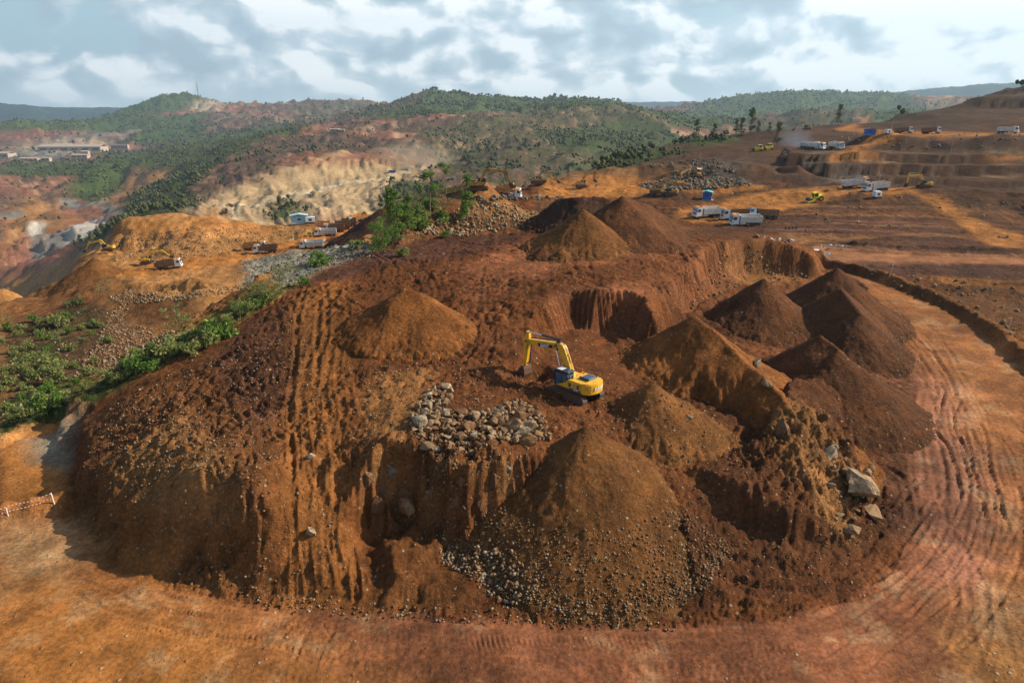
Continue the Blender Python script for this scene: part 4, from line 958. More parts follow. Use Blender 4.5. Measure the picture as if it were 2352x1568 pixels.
for u, v, s, pal, lab in BIG:
    if s <= 0: continue
    x, y, _ = hit(u, v)
    me = rock_mesh(int(u * 7 + v), 20, (1, .8, .75), True); me.materials.append(ROCK_P if pal else ROCK_B)
    o = put_rock(me, x, y, s, lab, None, .35, name='boulder', cat='boulder', flat=.6 if 'slab' in lab or 'flat' in lab else 1.0)
for i, (u, v, s, pal, lab) in enumerate([(842,1092,1.1,0,'brown rock column leftmost in the small cliff'),(872,1118,1.0,1,'cream-streaked rock column second in the small cliff'),(905,1082,.9,1,'greenish-cream rock nose near the top of the small cliff'),(930,1135,1.0,0,'brown rock rib in the shade of the small cliff'),
      (985,1128,.8,1,'pale rock rib mid way along the small cliff'),(1045,1150,.8,0,'rusty rock bulge low in the middle of the small cliff'),(1098,1150,.9,1,'whitish rock bulge towards the right end of the small cliff'),(1135,1105,.8,0,'brown rock rib rightmost in the small cliff'),(1062,1105,.8,0,'brown overhanging rock nose under the rubble heap edge'),(1010,1085,.7,0,'brown lip of rock at the top middle of the small cliff'),(862,1160,.8,0,'brown rock foot at the lower left of the small cliff'),(1165,1075,.8,1,'cream crumbling ledge beside the upper flank of the largest cone'),
      (1880,985,.9,1,'cream rock breaking out near the top of the rocky knob'),(1800,985,.8,1,'pale rock breaking out at the left shoulder of the rocky knob'),(1905,1120,.7,1,'tan rock rib on the right flank of the rocky knob')]):
    x, y, z_ = hit(u, v); me = rock_mesh(900 + i, 26, (.8, .75, 1.25), True); me.materials.append(ROCK_O); s *= .95
    o = put_rock(me, x, y + .22, s * rng.uniform(.8, 1.15), lab, None, .5, z=z_ - s * .6, name='rock_outcrop', cat='rock outcrop')
placed = []
def heap(poly, n, smin, smax, label, group, pale=.3, pw=2.2, sp=.8):
    pts_ = scatter([p for p in poly], n * 4); c_ = 0
    for x, y in pts_:
        s = smin + (smax - smin) * rng.random() ** pw
        if any((x - a) ** 2 + (y - b) ** 2 < ((s + t) * sp) ** 2 for a, b, t in placed): continue
        placed.append((x, y, s)); k = int(rng.integers(10))
        put_rock(RMP[k] if rng.random() < pale else RM[k], x, y, s, label, group, rng.uniform(-.1, .4)); c_ += 1
        if c_ >= n: break
heap([(985,895),(1040,890),(1030,950),(1100,950),(1190,920),(1250,950),(1265,1010),(1225,1020),(1150,1015),(1090,1040),(990,1035),(955,1005),(935,960),(970,930)], 290, .22, .68,
     'angular rock in the rubble heap left of the yellow excavator', 'rocks of the rubble heap', .24, 1.5, .62)
HEAP2 = [(985,895),(1040,890),(1030,950),(1100,950),(1190,920),(1250,950),(1265,1010),(1150,1020),(1090,1040),(990,1035),(955,1005),(935,960)]
heap([(1860,1020),(1930,1020),(2000,1090),(2000,1150),(1960,1240),(1900,1200),(1930,1120)], 45, .15, .5, 'pale rock among the rubble right of the rocky knob', 'rocks beside the rocky knob', .8, 2)

def rocks_stuff(spots, smin, smax, mat, name, label, pw=2.0, zf=None, sink=.2, flat=.8):
    small = smax < .4
    """many loose stones as one mass"""
    bm = bmesh.new(); bmesh.ops.create_icosphere(bm, subdivisions=1, radius=1); V0 = np.array([v.co[:] for v in bm.verts]); F0 = np.array([[v.index for v in f.verts] for f in bm.faces]); bm.free()
    if small: V0 = np.array([(1, 0, 0), (-1, 0, 0), (0, 1, 0), (0, -1, 0), (0, 0, 1), (0, 0, -1)], float); F0 = np.array([(0, 2, 4), (2, 1, 4), (1, 3, 4), (3, 0, 4), (2, 0, 5), (1, 2, 5), (3, 1, 5), (0, 3, 5)])
    n = len(spots); s = smin + (smax - smin) * rng.random(n) ** pw
    a = rng.random(n) * 6.28
    V = V0[None] * (1 + rng.normal(size=(n, len(V0), 1)) * .16) * s[:, None, None] * np.array([1, .8, flat])
    ca, sa = np.cos(a)[:, None], np.sin(a)[:, None]
    tl = rng.normal(size=(n, 1)) * .35
    Vx = V[:, :, 0] * ca - V[:, :, 1] * sa; Vy = V[:, :, 0] * sa + V[:, :, 1] * ca; Vz = V[:, :, 2] + V[:, :, 0] * tl
    z = np.array([pile_z(x, y) for x, y in spots]) if zf is None else zf
    co = np.stack([Vx + spots[:, 0:1], Vy + spots[:, 1:2], Vz + (z + s * flat * (1 - sink) * .7)[:, None]], -1).reshape(-1, 3)
    F = (F0[None] + (np.arange(n) * len(V0))[:, None, None]).reshape(-1, 3)
    me = mesh_np(name, co, F); o = link(name, me, mat); tag(o, label, None, kind='stuff'); return o
sx, sy = PILES[0][0][0][0], PILES[0][0][0][1]
ang = rng.uniform(PI * .98, PI * 1.86, 5200); rad = 12.3 + rng.normal(size=5200) * .3 - rng.random(5200) ** 2.6 * 4.6
g1_ = np.stack([sx + rad * np.cos(ang), sy + rad * np.sin(ang)], -1)
rocks_stuff(g1_, .03, .17, ROCK_M, 'gravel', 'cream gravel and cobbles round the foot of the largest cone', 3.0, sink=.45)
rocks_stuff(scatter([(1010,1240),(1180,1300),(1260,1400),(1170,1400),(1090,1340),(1010,1290)], 420), .05, .25, ROCK_P, 'gravel', 'cream cobbles spilled left of the largest cone', 1.8)
rocks_stuff(scatter(HEAP2, 1500), .06, .26, ROCK_B, 'rubble', 'small broken stones between the big rocks of the rubble heap', 1.8)
sp = np.concatenate([scatter([p[:2] for p in mesa_base[:30]] if False else [(215,960),(420,850),(560,780),(700,700),(760,900),(820,1380),(640,1380),(330,1310),(180,1180)], 3000), scatter([(830,840),(1200,830),(1250,1050),(1180,1150),(840,1180),(800,1000)], 1500), scatter([(1500,940),(1700,1010),(1950,1000),(2060,1180),(1900,1330),(1560,1400),(1540,1150)], 1100), scatter([(1250,850),(1430,880),(1500,1000),(1300,1030),(1200,1000)], 500)])
rocks_stuff(sp, .03, .17, ROCK_B, 'loose_stones', 'small loose stones strewn over the dug mesa', 3.0)
rocks_stuff(scatter([(225,980),(420,900),(540,1000),(600,1150),(540,1290),(400,1290),(270,1150)], 800), .04, .20, ROCK_M, 'rubble', 'cream rubble on the sunlit left shoulder of the mesa', 3.0)
rocks_stuff(scatter([(400,1335),(640,1370),(835,1385),(1050,1395),(1400,1425),(1560,1430),(1560,1448),(1170,1436),(835,1420),(640,1408)], 520), .03, .17, ROCK_B, 'loose_stones', 'pale stones along the road edge at the mesa foot', 2.4)
rocks_stuff(scatter([(560,655),(560,600),(620,587),(700,576),(800,564),(860,562),(860,590),(760,610),(680,650),(640,660)], 5200), .07, .30, ROCK_G, 'rubble', 'grey broken rock on the slope under the truck road', 2.4)
rocks_stuff(np.concatenate([scatter_screen([(165,870),(220,790),(255,720),(285,690),(300,700),(280,740),(430,770),(400,800),(300,850)], 1900), scatter_screen([(250,685),(280,665),(420,672),(560,655),(570,665),(430,690),(280,700)], 900),
      scatter_screen([(0,800),(200,700),(260,720),(200,860),(0,960)], 350), scatter_screen([(250,550),(440,525),(640,522),(800,505),(780,525),(660,550),(560,580),(420,600),(260,600)], 1800)]), .08, .36, ROCK_P, 'rubble', 'tan boulders and rubble strewn down the left gully and ledge', 2.6)
rocks_stuff(np.concatenate([scatter_screen([(1100,465),(1180,470),(1300,505),(1150,530),(1000,540),(950,540),(1050,480)], 1100), scatter_screen([(930,520),(1060,545),(1240,520),(1060,530)], 120)]), .06, .4, ROCK_P, 'rubble', 'cream stones over the rubble hill behind the mesa', 2.6)
rocks_stuff(np.concatenate([scatter_screen([(1460,428),(1560,405),(1700,412),(1730,425),(1620,436),(1500,438)], 900), scatter_screen([(1070,455),(1300,452),(1300,458),(1100,462)], 120), scatter_screen([(1480,380),(1640,365),(1700,400),(1560,410)], 300)]), .15, .75, ROCK_G, 'rubble', 'grey and white broken rock on the plateau round the excavators', 2.6)
rocks_stuff(scatter([(1735,547),(1800,546),(1905,558),(1960,566),(1900,566),(1780,556)], 90), .15, .6, ROCK_W, 'scraps', 'white scraps of sheeting lying along the far side of the pit rim', 2.5, flat=.3)
rocks_stuff(np.concatenate([scatter_screen([(1600,440),(2352,440),(2352,560),(1650,520)], 160), scatter_screen([(1950,620),(2352,650),(2352,790)], 90), scatter_screen([(1900,300),(2352,300),(2352,345),(1980,345)], 260)]), .08, .6, ROCK_P, 'loose_stones', 'scattered pale stones on the right plateau', 3.5)
rocks_stuff(scatter_screen([(1660,570),(1740,560),(1870,640),(1700,660),(1600,700),(1560,740)], 400), .05, .35, ROCK_P, 'loose_stones', 'pale stones in the curved end wall of the pit', 3)

# ------------------------------------------------------------------ plants
def leaf_mat(name, a, b, c_):
    M = bpy.data.materials.new(name); M.use_nodes = True; n = NT(M.node_tree); n.n.clear()
    ge = n.add('ShaderNodeNewGeometry').outputs; pos = ge['Position']
    r = n.math('ADD', n.math('MULTIPLY', ge['Random Per Island'], .5), n.math('MULTIPLY', n.noise(pos, 1.1 if 'far' not in name else .05, 4, .6), .55))
    c = n.ramp(r, [(.2, a), (.5, b), (.85, c_)])
    d = n.add('ShaderNodeBsdfDiffuse', ins={0: c}).outputs[0]; t = n.add('ShaderNodeBsdfTranslucent', ins={0: c}).outputs[0]
    mx = n.add('ShaderNodeMixShader', ins={0: .42, 1: d, 2: t})
    n.add('ShaderNodeOutputMaterial', ins={0: mx.outputs[0]}); return M
LEAF = leaf_mat('leaves', (.05, .09, .02), (.12, .21, .045), (.26, .37, .09))
LEAF_Y = leaf_mat('pale_leaves', (.11, .13, .045), (.22, .25, .085), (.36, .38, .14))
LEAF_FAR = leaf_mat('far_leaves', (.06, .07, .036), (.105, .115, .055), (.20, .205, .095))
def plain(name, col, rough=.8, metal=0.0, dirt=0.0, dcol=(.20, .085, .035), spec=.4, scale=1.5, coat=0.0):
    M = bpy.data.materials.new(name); M.use_nodes = True; n = NT(M.node_tree); n.n.clear()
    pos = n.add('ShaderNodeTexCoord').outputs['Object']; nz = n.noise(pos, scale, 6, .65); nz2 = n.noise(pos, scale * 6, 4, .6)
    c = n.mix(n.rng(nz, .35, .7, 0, .35), tuple(col), tuple(x * .8 for x in col))
    if dirt:
        z = n.add('ShaderNodeSeparateXYZ', ins={0: pos}).outputs[2]
        f = n.math('MULTIPLY', n.rng(n.math('ADD', nz, n.math('MULTIPLY', n.math('SUBTRACT', nz2, .5), .5)), .62 - dirt * .45, .82 - dirt * .3, 0, 1), min(1.0, .35 + dirt))
        c = n.mix(f, c, dcol)
    bs = n.add('ShaderNodeBsdfPrincipled', ins={'Base Color': c, 'Roughness': n.rng(nz, .3, .7, rough, min(1, rough + .2)), 'Metallic': metal, 'Specular IOR Level': spec, 'Coat Weight': coat})
    n.add('ShaderNodeOutputMaterial', ins={0: bs.outputs[0]}); return M
BARK = plain('bark', (.16, .12, .085), .9); DEADWOOD = plain('dead_wood', (.42, .38, .32), .8)
def leaf_cloud(centres, radii, n, size, seed, droop=0.0):
    r = np.random.default_rng(seed); k = len(centres)
    w = np.array(radii) ** 2; idx = r.choice(k, n, p=w / w.sum())
    d = r.normal(size=(n, 3)); d /= np.linalg.norm(d, axis=1)[:, None]; rad = np.array(radii)[idx] * (.35 + .65 * r.random(n) ** .5)
    p = np.array(centres)[idx] + d * rad[:, None] * np.array([1, 1, .75])
    u = r.normal(size=(n, 3)); u /= np.linalg.norm(u, axis=1)[:, None]; v = np.cross(u, r.normal(size=(n, 3))); v /= np.linalg.norm(v, axis=1)[:, None]
    s = size * (.6 + .8 * r.random((n, 1)))
    q = np.stack([p - u * s, p - v * s * .55, p + u * s, p + v * s * .55], 1).reshape(-1, 3)
    return q, np.arange(n * 4).reshape(-1, 4)
def limb(bm, a, b, r0, r1, seg=6):
    a, b = Vector(a), Vector(b); d = (b - a)
    if d.length < 1e-6: return
    M_ = Matrix.Translation((a + b) / 2) @ d.to_track_quat('Z', 'Y').to_matrix().to_4x4()
    bmesh.ops.create_cone(bm, cap_ends=True, segments=seg, radius1=r0, radius2=r1, depth=d.length, matrix=M_)
def crown_tree(kind, seed):
    """returns trunk mesh, crown mesh: kind = umbrella, tall, round, sapling, conical"""
    r = random.Random(seed); bm = bmesh.new(); cs, rs = [], []
    if kind == 'umbrella':
        top = 7.5; limb(bm, (0, 0, -.3), (.1, 0, top * .62), .13, .08)
        for i in range(9):
            a = r.uniform(0, 6.28); l = r.uniform(.5, 1.7); z = top * r.uniform(.62, 1.0)
            e = (math.cos(a) * l, math.sin(a) * l, z); limb(bm, (.1, 0, top * r.uniform(.5, .62)), e, .05, .02, 4); cs.append(e); rs.append(r.uniform(.4, .75))
        n, s = 900, .16
    elif kind == 'tall':
        top = 7; limb(bm, (0, 0, -.3), (.1, .05, top), .12, .03)
        for i in range(26):
            z = r.uniform(1.2, top); l = r.uniform(.2, 1.3) * (1.15 - z / top * .7); a = r.uniform(0, 6.28); e = (math.cos(a) * l, math.sin(a) * l, z)
            limb(bm, (.05, 0, z - .4), e, .04, .015, 4); cs.append(e); rs.append(r.uniform(.35, .75))
        n, s = 1700, .15
    elif kind == 'round':
        top = 4.6
        for i in range(5): limb(bm, (r.uniform(-.2, .2), r.uniform(-.2, .2), -.2), (r.uniform(-1.2, 1.2), r.uniform(-1.2, 1.2), top * .7), .07, .02, 4)
        for i in range(26):
            a = r.uniform(0, 6.28); z = r.uniform(.5, top); l = 1.9 * math.sqrt(max(0, 1 - (z / top - .45) ** 2 * 2.6)) * r.uniform(.3, 1); cs.append((math.cos(a) * l, math.sin(a) * l, z)); rs.append(r.uniform(.5, .8))
        n, s = 2600, .10
    elif kind == 'bush':
        for i in range(4): limb(bm, (0, 0, -.1), (r.uniform(-.5, .5), r.uniform(-.5, .5), r.uniform(.5, .9)), .03, .01, 4)
        for i in range(9):
            a = r.uniform(0, 6.28); l = r.uniform(0, .8); cs.append((math.cos(a) * l, math.sin(a) * l, r.uniform(.25, 1.0))); rs.append(r.uniform(.25, .5))
        n, s = 420, .12
    elif kind == 'spare':
        limb(bm, (0, 0, -.2), (.15, .1, 3.6), .07, .02, 5)
        for i in range(12):
            z = r.uniform(1.4, 3.6); a = r.uniform(0, 6.28); l = r.uniform(.4, 1.5); e = (math.cos(a) * l, math.sin(a) * l, z + r.uniform(0, .7)); limb(bm, (.1, .05, z), e, .03, .008, 4); cs.append(e); rs.append(r.uniform(.25, .5))
        n, s = 420, .10
    me = bpy.data.meshes.new('trunk'); bm.to_mesh(me); bm.free()
    q, f = leaf_cloud(cs, rs, n, s, seed); mc = mesh_np('crown', q, f); return me, mc
TREE = {}
def plant(kind, u, v, h, label, cat, name, group=None, leaf=None, seed=0, xy=None, z=None):
    key = (kind, seed, leaf.name if leaf else '')
    if key not in TREE:
        a, b = crown_tree(kind, seed + 11); a.materials.append(BARK); b.materials.append(leaf or LEAF); TREE[key] = (a, b)
    a, b = TREE[key]; x, y = xy if xy else hit(u, v)[:2]
    H0 = dict(umbrella=8, tall=7.3, round=5, bush=1.3, spare=4.2)[kind]; s = h / H0
    e = bpy.data.objects.new(name, None); COL.objects.link(e); e.location = (x, y, ground(x, y) - .05 if z is None else z); e.rotation_euler = (0, 0, rng.uniform(0, 6.28)); e.scale = (s * rng.uniform(.9, 1.1), s, s)
    for nm, me in (('trunk' if kind not in ('bush',) else 'stem', a), ('crown' if kind != 'bush' else 'foliage', b)):
        o = bpy.data.objects.new(nm, me); COL.objects.link(o); o.parent = e
    tag(e, label, cat, group); return e
T = [('umbrella',988,498,6.6,'slender bare-stemmed tree with umbrella crown, left of the two on the hill crest','tall_tree',1),('umbrella',1024,443,4.6,'umbrella-crowned tree nearest the top of the rubble hill','tall_tree',2),
     ('tall',1073,510,6.6,'dark green layered tree standing alone on the rubble slope','layered_tree',3),('tall',903,545,6.4,'tall light-green tree in the middle of the bush clump','leafy_tree',4),('tall',918,560,5.4,'leafy tree lowest of the clump beside the mesa edge','leafy_tree',5),
     ('tall',941,537,5.2,'spreading leafy tree right of the tallest in the clump','leafy_tree',6),('round',880,580,4.4,'dense bright green rounded shrub nearest the mesa edge','round_shrub',7),('tall',898,520,4.5,'leafy tree at the rear of the clump against the dark heap','leafy_tree',8),
     ('tall',962,522,3.4,'small leafy tree between the clump and the bare slope','leafy_tree',9),('bush',1016,510,1.8,'spiky bright green bush mid slope of the rubble hill','bush',10),('bush',963,528,2.0,'low green bush beside the log','bush',11),
     ('spare',1062,520,2.2,'young plant under the layered tree','sapling',12),('bush',1028,545,1.0,'olive tuft beside the stones at the hill foot','bush',13),('bush',925,590,1.4,'yellowish grass bush at the mesa edge under the clump','bush',14),('umbrella',1010,455,2.8,'small umbrella tree behind the crest trees','sapling',15),('bush',985,478,1.4,'bush on the crest below the slender tree','bush',16),('bush',935,495,2.2,'bush on the crest above the clump','bush',17)]
for k, u, v, h, lab, nm, sd_ in T:
    plant(k, u, v, h * 1.32, lab, 'tree' if 'tree' in nm else 'bush', nm, leaf=LEAF if sd_ != 14 else LEAF_Y, seed=sd_)
L2 = [('bush',493,785,3.2,'brightest green bush, on the mesa edge above the gully'),('bush',475,800,2.4,'bright bush just below the brightest one on the mesa edge'),('bush',520,770,1.8,'small bright bush right of the brightest one'),('spare',420,790,5.0,'thin grey-green tree in the gully beside the bright bush'),
      ('spare',405,730,3.6,'sparse tree on the brown slope above the gully'),('bush',140,755,3.4,'rounded lime bush alone on the left slope'),('spare',247,690,5.6,'bare-stemmed thin tree at the head of the rubble chute'),('bush',740,605,2.2,'leafy bush on the grey rock bank'),('bush',725,612,1.6,'small bush below the leafy bush on the grey bank'),
      ('bush',820,572,1.8,'green bush at the road edge above the grey bank'),('bush',105,860,3.6,'tall lime shrub low in the gully'),('bush',118,880,3.0,'shrub right below the tall lime shrub'),('spare',140,800,4.6,'thin tree between the lime bushes in the gully'),('bush',60,840,2.6,'olive shrub left of the tall lime shrub'),
      ('bush',700,655,1.5,'small bush on the mesa rim below the grey bank'),('bush',385,825,2.4,'yellow-green bush near the dark hollow of the mesa edge'),('bush',440,815,1.8,'low bush over the dark hollow'),('spare',20,760,4.0,'thin tree at the left frame edge')]
for i, (k, u, v, h, lab) in enumerate(L2):
    plant(k, u, v, h, lab, 'bush' if k == 'bush' else 'tree', 'shrub' if k == 'bush' else 'thin_tree', leaf=LEAF if i in (0, 7, 8, 2, 14) else LEAF_Y, seed=20 + i % 6)
for poly, n, lab, grp, kk in (([(0,980),(0,760),(180,690),(260,760),(230,850),(180,920)], 70, 'olive shrub among the stones of the left gully', 'shrubs in the left gully', 'bush'), ([(210,925),(400,830),(540,745),(640,690),(620,680),(470,740),(380,790),(250,860)], 24, 'grass-green shrub along the outer mesa edge', 'shrubs along the outer mesa edge', 'bush'),
      ([(560,690),(640,650),(690,640),(640,690),(540,750),(480,760)], 20, 'dry brushwood shrub in the hollow behind the mesa edge', 'brushwood behind the mesa edge', 'spare'), ([(890,560),(960,475),(1010,455),(1000,500),(960,530)], 22, 'small shrub on the shaded side of the rubble hill', 'shrubs on the rubble hill', 'bush')):
    for x, y in scatter_screen(poly, n):
        plant(kk, 0, 0, rng.uniform(.8, 2.2) if kk == 'bush' else rng.uniform(1.6, 3), lab, 'shrub', 'shrub', grp, leaf=LEAF_Y if rng.random() < .75 else LEAF, seed=20 + int(rng.integers(6)), xy=(x, y))
# trees that stand out on the plateau rim
for i, (u, v, h, lab) in enumerate([(1598,324,14,'round-headed tree left on the plateau rim'),(1640,318,10,'small tree right of the round-headed rim tree'),(1690,310,11,'tree left of the three close together on the rim'),(1703,310,11,'middle tree of the three close together on the rim'),(1724,308,17,'tallest tree on the plateau rim'),
      (1740,308,9,'small tree right of the tallest rim tree'),(1766,306,7,'low tree further right on the rim'),(1785,304,7,'low tree rightmost on the rim'),(1785,337,14,'tree standing below the rim beside the smoke'),(1925,288,14,'tree on the dark spur at the ramp top'),(2010,262,9,'lone tree on the skyline of the right hill')]):
    plant('tall', u, v, h * .8, lab, 'tree', 'rim_tree', leaf=LEAF_FAR, seed=40 + i % 3)

def forest(name, label, n, r0, r1, hmin, hmax, sel, K=1):
    """far woodland as one mass of crowns"""
    th = rng.uniform(-.68, .68, n * 6); lr = rng.uniform(math.log(r0), math.log(r1), n * 6); r = np.exp(lr)
    vg = bil(VG, TH[:NF], R, th, r) if False else bil(VG[:, :NF], th_f, R, th, r)
    nz = fbm(th * 30, lr * 30, 1, 4, .65, 2.5)
    keep = rng.random(len(th)) < np.clip(sel(vg, th, r) * (.55 + 1.3 * nz), 0, 1)
    th, r = th[keep][:n], r[keep][:n]; n = len(th)
    x, y = r * np.sin(th), r * np.cos(th); z = bil(ZZ[:, :NF], th_f, R, th, r)
    h = hmin + (hmax - hmin) * rng.random(n) ** 1.6
    bm = bmesh.new(); bmesh.ops.create_icosphere(bm, subdivisions=1, radius=1); V0 = np.array([v.co[:] for v in bm.verts]); F0 = np.array([[v.index for v in f.verts] for f in bm.faces]); bm.free()
    if K == 1: V0 = np.array([(1, 0, 0), (-1, 0, 0), (0, 1, 0), (0, -1, 0), (0, 0, 1), (0, 0, -1), ], float) * 1.1; F0 = np.array([(0, 2, 4), (2, 1, 4), (1, 3, 4), (3, 0, 4), (2, 0, 5), (1, 2, 5), (3, 1, 5), (0, 3, 5)])
    off = rng.normal(size=(n, K, 3)) * np.array([.26, .26, .2]); off[:, 0] *= .3
    s = (h[:, None] * rng.uniform(.3, .5, (n, K)) * (1 if K == 1 else .62))
    cen = np.stack([x, y, z + h * .55], -1)[:, None] + off * h[:, None, None]
    V = V0[None, None] * (1 + rng.normal(size=(n, K, len(V0), 1)) * .2) * s[:, :, None, None] * np.array([1, 1, 1.05]) + cen[:, :, None]
    co = V.reshape(-1, 3); F = (F0[None] + (np.arange(n * K) * len(V0))[:, None, None]).reshape(-1, 3)
    o = link(name, mesh_np(name, co, F), LEAF_FAR); tag(o, label, None, kind='stuff')
forest('woodland', 'trees of the nearer wooded slopes beyond the mine', 4200, 480, 1000, 2.5, 7, lambda v, t, r: v ** 2 * .9, 4)
forest('woodland', 'woodland of small trees over the middle hillsides', 15000, 1000, 2100, 2.5, 6.5, lambda v, t, r: v ** 2 * .9)
forest('woodland', 'distant forest on the far ridges', 11000, 2100, 4600, 6, 12, lambda v, t, r: v ** 1.2)
forest('scrub', 'scrub and trees along the plateau rim', 900, 290, 480, 1.8, 4.5, lambda v, t, r: (v > .3) * v * 1.2 * (t < .33), 4)
# fallen trunk on the rubble hill
def log(u0, v0, u1, v1, r, lab):
    a, b = hit(u0, v0), hit(u1, v1); bm = bmesh.new(); A_, B_ = Vector(a), Vector(b); limb(bm, (0, 0, r), (B_ - A_) + Vector((0, 0, r)), r, r * .6, 8)
    me = bpy.data.meshes.new('log'); bm.to_mesh(me); bm.free(); o = link('log', me, DEADWOOD, loc=a); tag(o, lab, 'log')
log(983, 523, 1000, 540, .16, 'bleached straight log lying on the rubble hill')
log(881, 588, 905, 585, .08, 'forked dead branch at the foot of the round shrub')
# ------------------------------------------------------------------ shapes for machines (x forward, z up)
def box(bm, x0, x1, y0, y1, z0, z1, bev=0.0):
    r = bmesh.ops.create_cube(bm, size=1)
    for v in r['verts']: v.co = ((x0 + x1) / 2 + v.co.x * (x1 - x0), (y0 + y1) / 2 + v.co.y * (y1 - y0), (z0 + z1) / 2 + v.co.z * (z1 - z0))
    if bev: bmesh.ops.bevel(bm, geom=list({e for v in r['verts'] for e in v.link_edges}), offset=bev, segments=2, affect='EDGES')
def prism(bm, P, y0, y1, bev=0.0):
    a = [bm.verts.new((x, y0, z)) for x, z in P]; b = [bm.verts.new((x, y1, z)) for x, z in P]; n = len(P)
    fs = [bm.faces.new(a), bm.faces.new(b[::-1])] + [bm.faces.new((a[i], b[i], b[(i + 1) % n], a[(i + 1) % n])) for i in range(n)]
    bmesh.ops.recalc_face_normals(bm, faces=fs)
    if bev: bmesh.ops.bevel(bm, geom=list({e for f in fs for e in f.edges}), offset=bev, segments=2, affect='EDGES')
def plate(bm, P, z0, z1, bev=0.0):
    a = [bm.verts.new((x, y, z0)) for x, y in P]; b = [bm.verts.new((x, y, z1)) for x, y in P]; n = len(P)
    fs = [bm.faces.new(a), bm.faces.new(b[::-1])] + [bm.faces.new((a[i], b[i], b[(i + 1) % n], a[(i + 1) % n])) for i in range(n)]
    bmesh.ops.recalc_face_normals(bm, faces=fs)
    if bev: bmesh.ops.bevel(bm, geom=list({e for f in fs for e in f.edges}), offset=bev, segments=2, affect='EDGES')
def cyl(bm, a, b, r, seg=12, r2=None):
    limb(bm, a, b, r, r if r2 is None else r2, seg)
def tube(bm, pts_, r, seg=5):
    for a, b in zip(pts_[:-1], pts_[1:]): limb(bm, a, b, r, r, seg)
def part(name, f, mat, parent, loc=None):
    bm = bmesh.new(); f(bm); me = bpy.data.meshes.new(name); bm.to_mesh(me); bm.free()
    return link(name, me, mat, parent, loc)
def root(name, u, v, head, label, cat, group=None, xy=None, z=None, lift=0.0, tilt=True, L=3.0):
    x, y = xy if xy else hit(u, v)[:2]
    e = bpy.data.objects.new(name, None); COL.objects.link(e)
    h = math.radians(head); c, s_ = math.cos(h), math.sin(h)
    if tilt:
        gf = ground(x + c * L, y + s_ * L); gb = ground(x - c * L, y - s_ * L); gl = ground(x - s_ * 1.2, y + c * 1.2); gr = ground(x + s_ * 1.2, y - c * 1.2)
        zz = (gf + gb + gl + gr) / 4 if z is None else z
        e.rotation_euler = (max(-.2, min(.2, math.atan2(gl - gr, 2.4))), -max(-.25, min(.25, math.atan2(gf - gb, 2 * L))), h)
    else: zz = ground(x, y) if z is None else z; e.rotation_euler = (0, 0, h)
    e.location = (x, y, zz + lift); tag(e, label, cat, group); return e
def text_mesh(s, size, mat, parent, M_, name='lettering', shear=0.2, depth=.008, space=1.0, bold=0.0):
    cu = bpy.data.curves.new('t', 'FONT'); cu.body = s; cu.size = size; cu.extrude = depth; cu.shear = shear; cu.align_x = 'CENTER'; cu.align_y = 'CENTER'; cu.space_character = space; cu.offset = bold; cu.resolution_u = 2
    o = bpy.data.objects.new('t', cu); COL.objects.link(o); bpy.context.view_layer.update()
    me = bpy.data.meshes.new_from_object(o.evaluated_get(bpy.context.evaluated_depsgraph_get())); bpy.data.objects.remove(o); bpy.data.curves.remove(cu)
    q = link(name, me, mat, parent); q.matrix_local = M_; return q

YEL = plain('machine_yellow', (.78, .42, .02), .32, dirt=.3, coat=.2, dcol=(.34, .17, .06)); YEL_D = plain('worn_yellow', (.52, .30, .06), .6, dirt=.55); ORG = plain('dusty_orange', (.62, .27, .06), .6, dirt=.5)
BLK = plain('black_paint', (.016, .022, .035), .18, coat=.6, dirt=.05); STEEL = plain('chrome_rod', (.75, .77, .8), .15, metal=1.0); RUST = plain('muddy_steel', (.085, .045, .03), .8, dirt=.6, dcol=(.14, .06, .028))
WHT = plain('white_paint', (.74, .78, .80), .35, dirt=.25, dcol=(.42, .26, .15)); WHT_D = plain('dirty_white', (.55, .52, .47), .6, dirt=.6, dcol=(.30, .15, .075)); TYRE = plain('tyre', (.03, .028, .027), .85, dirt=.5, dcol=(.16, .08, .045))
BODY_W = plain('white_body', (.70, .70, .67), .5, dirt=.32, dcol=(.34, .17, .08)); BODY_BR = plain('mud_brown_body', (.27, .145, .075), .75, dirt=.5, dcol=(.17, .08, .04)); BODY_OR = plain('ochre_body', (.60, .29, .09), .65, dirt=.4); INSIDE = plain('rusty_inside', (.12, .06, .035), .9, dirt=.4)
GLASS = plain('dark_glass', (.02, .035, .04), .06, spec=.8); GLASS_B = plain('sky_glass', (.06, .11, .16), .08, spec=.9); DGREY = plain('dark_grey', (.06, .06, .065), .6, dirt=.3); LAMP = plain('lamp_glass', (.7, .7, .68), .2); RED = plain('red_paint', (.55, .03, .02), .4); BLUE = plain('blue_paint', (.02, .10, .42), .5); TEAL = plain('teal_roof', (.05, .50, .52), .45)
PURP = plain('purple_mark', (.25, .18, .42), .5); SIGNW = plain('letter_white', (.75, .76, .76), .5); HOOD = plain('hood_navy', (.02, .05, .10), .16, coat=.6); ROLY = plain('roller_yellow', (.80, .66, .04), .4, dirt=.15); PUMPK = plain('body_light_blue', (.35, .55, .62), .5, dirt=.2); GREENP = plain('vest_green', (.25, .75, .10), .7); SKIN = plain('skin', (.25, .13, .08), .6); CLOTH = plain('dark_cloth', (.05, .05, .07), .9); ORP = plain('amber', (.9, .35, .03), .4)

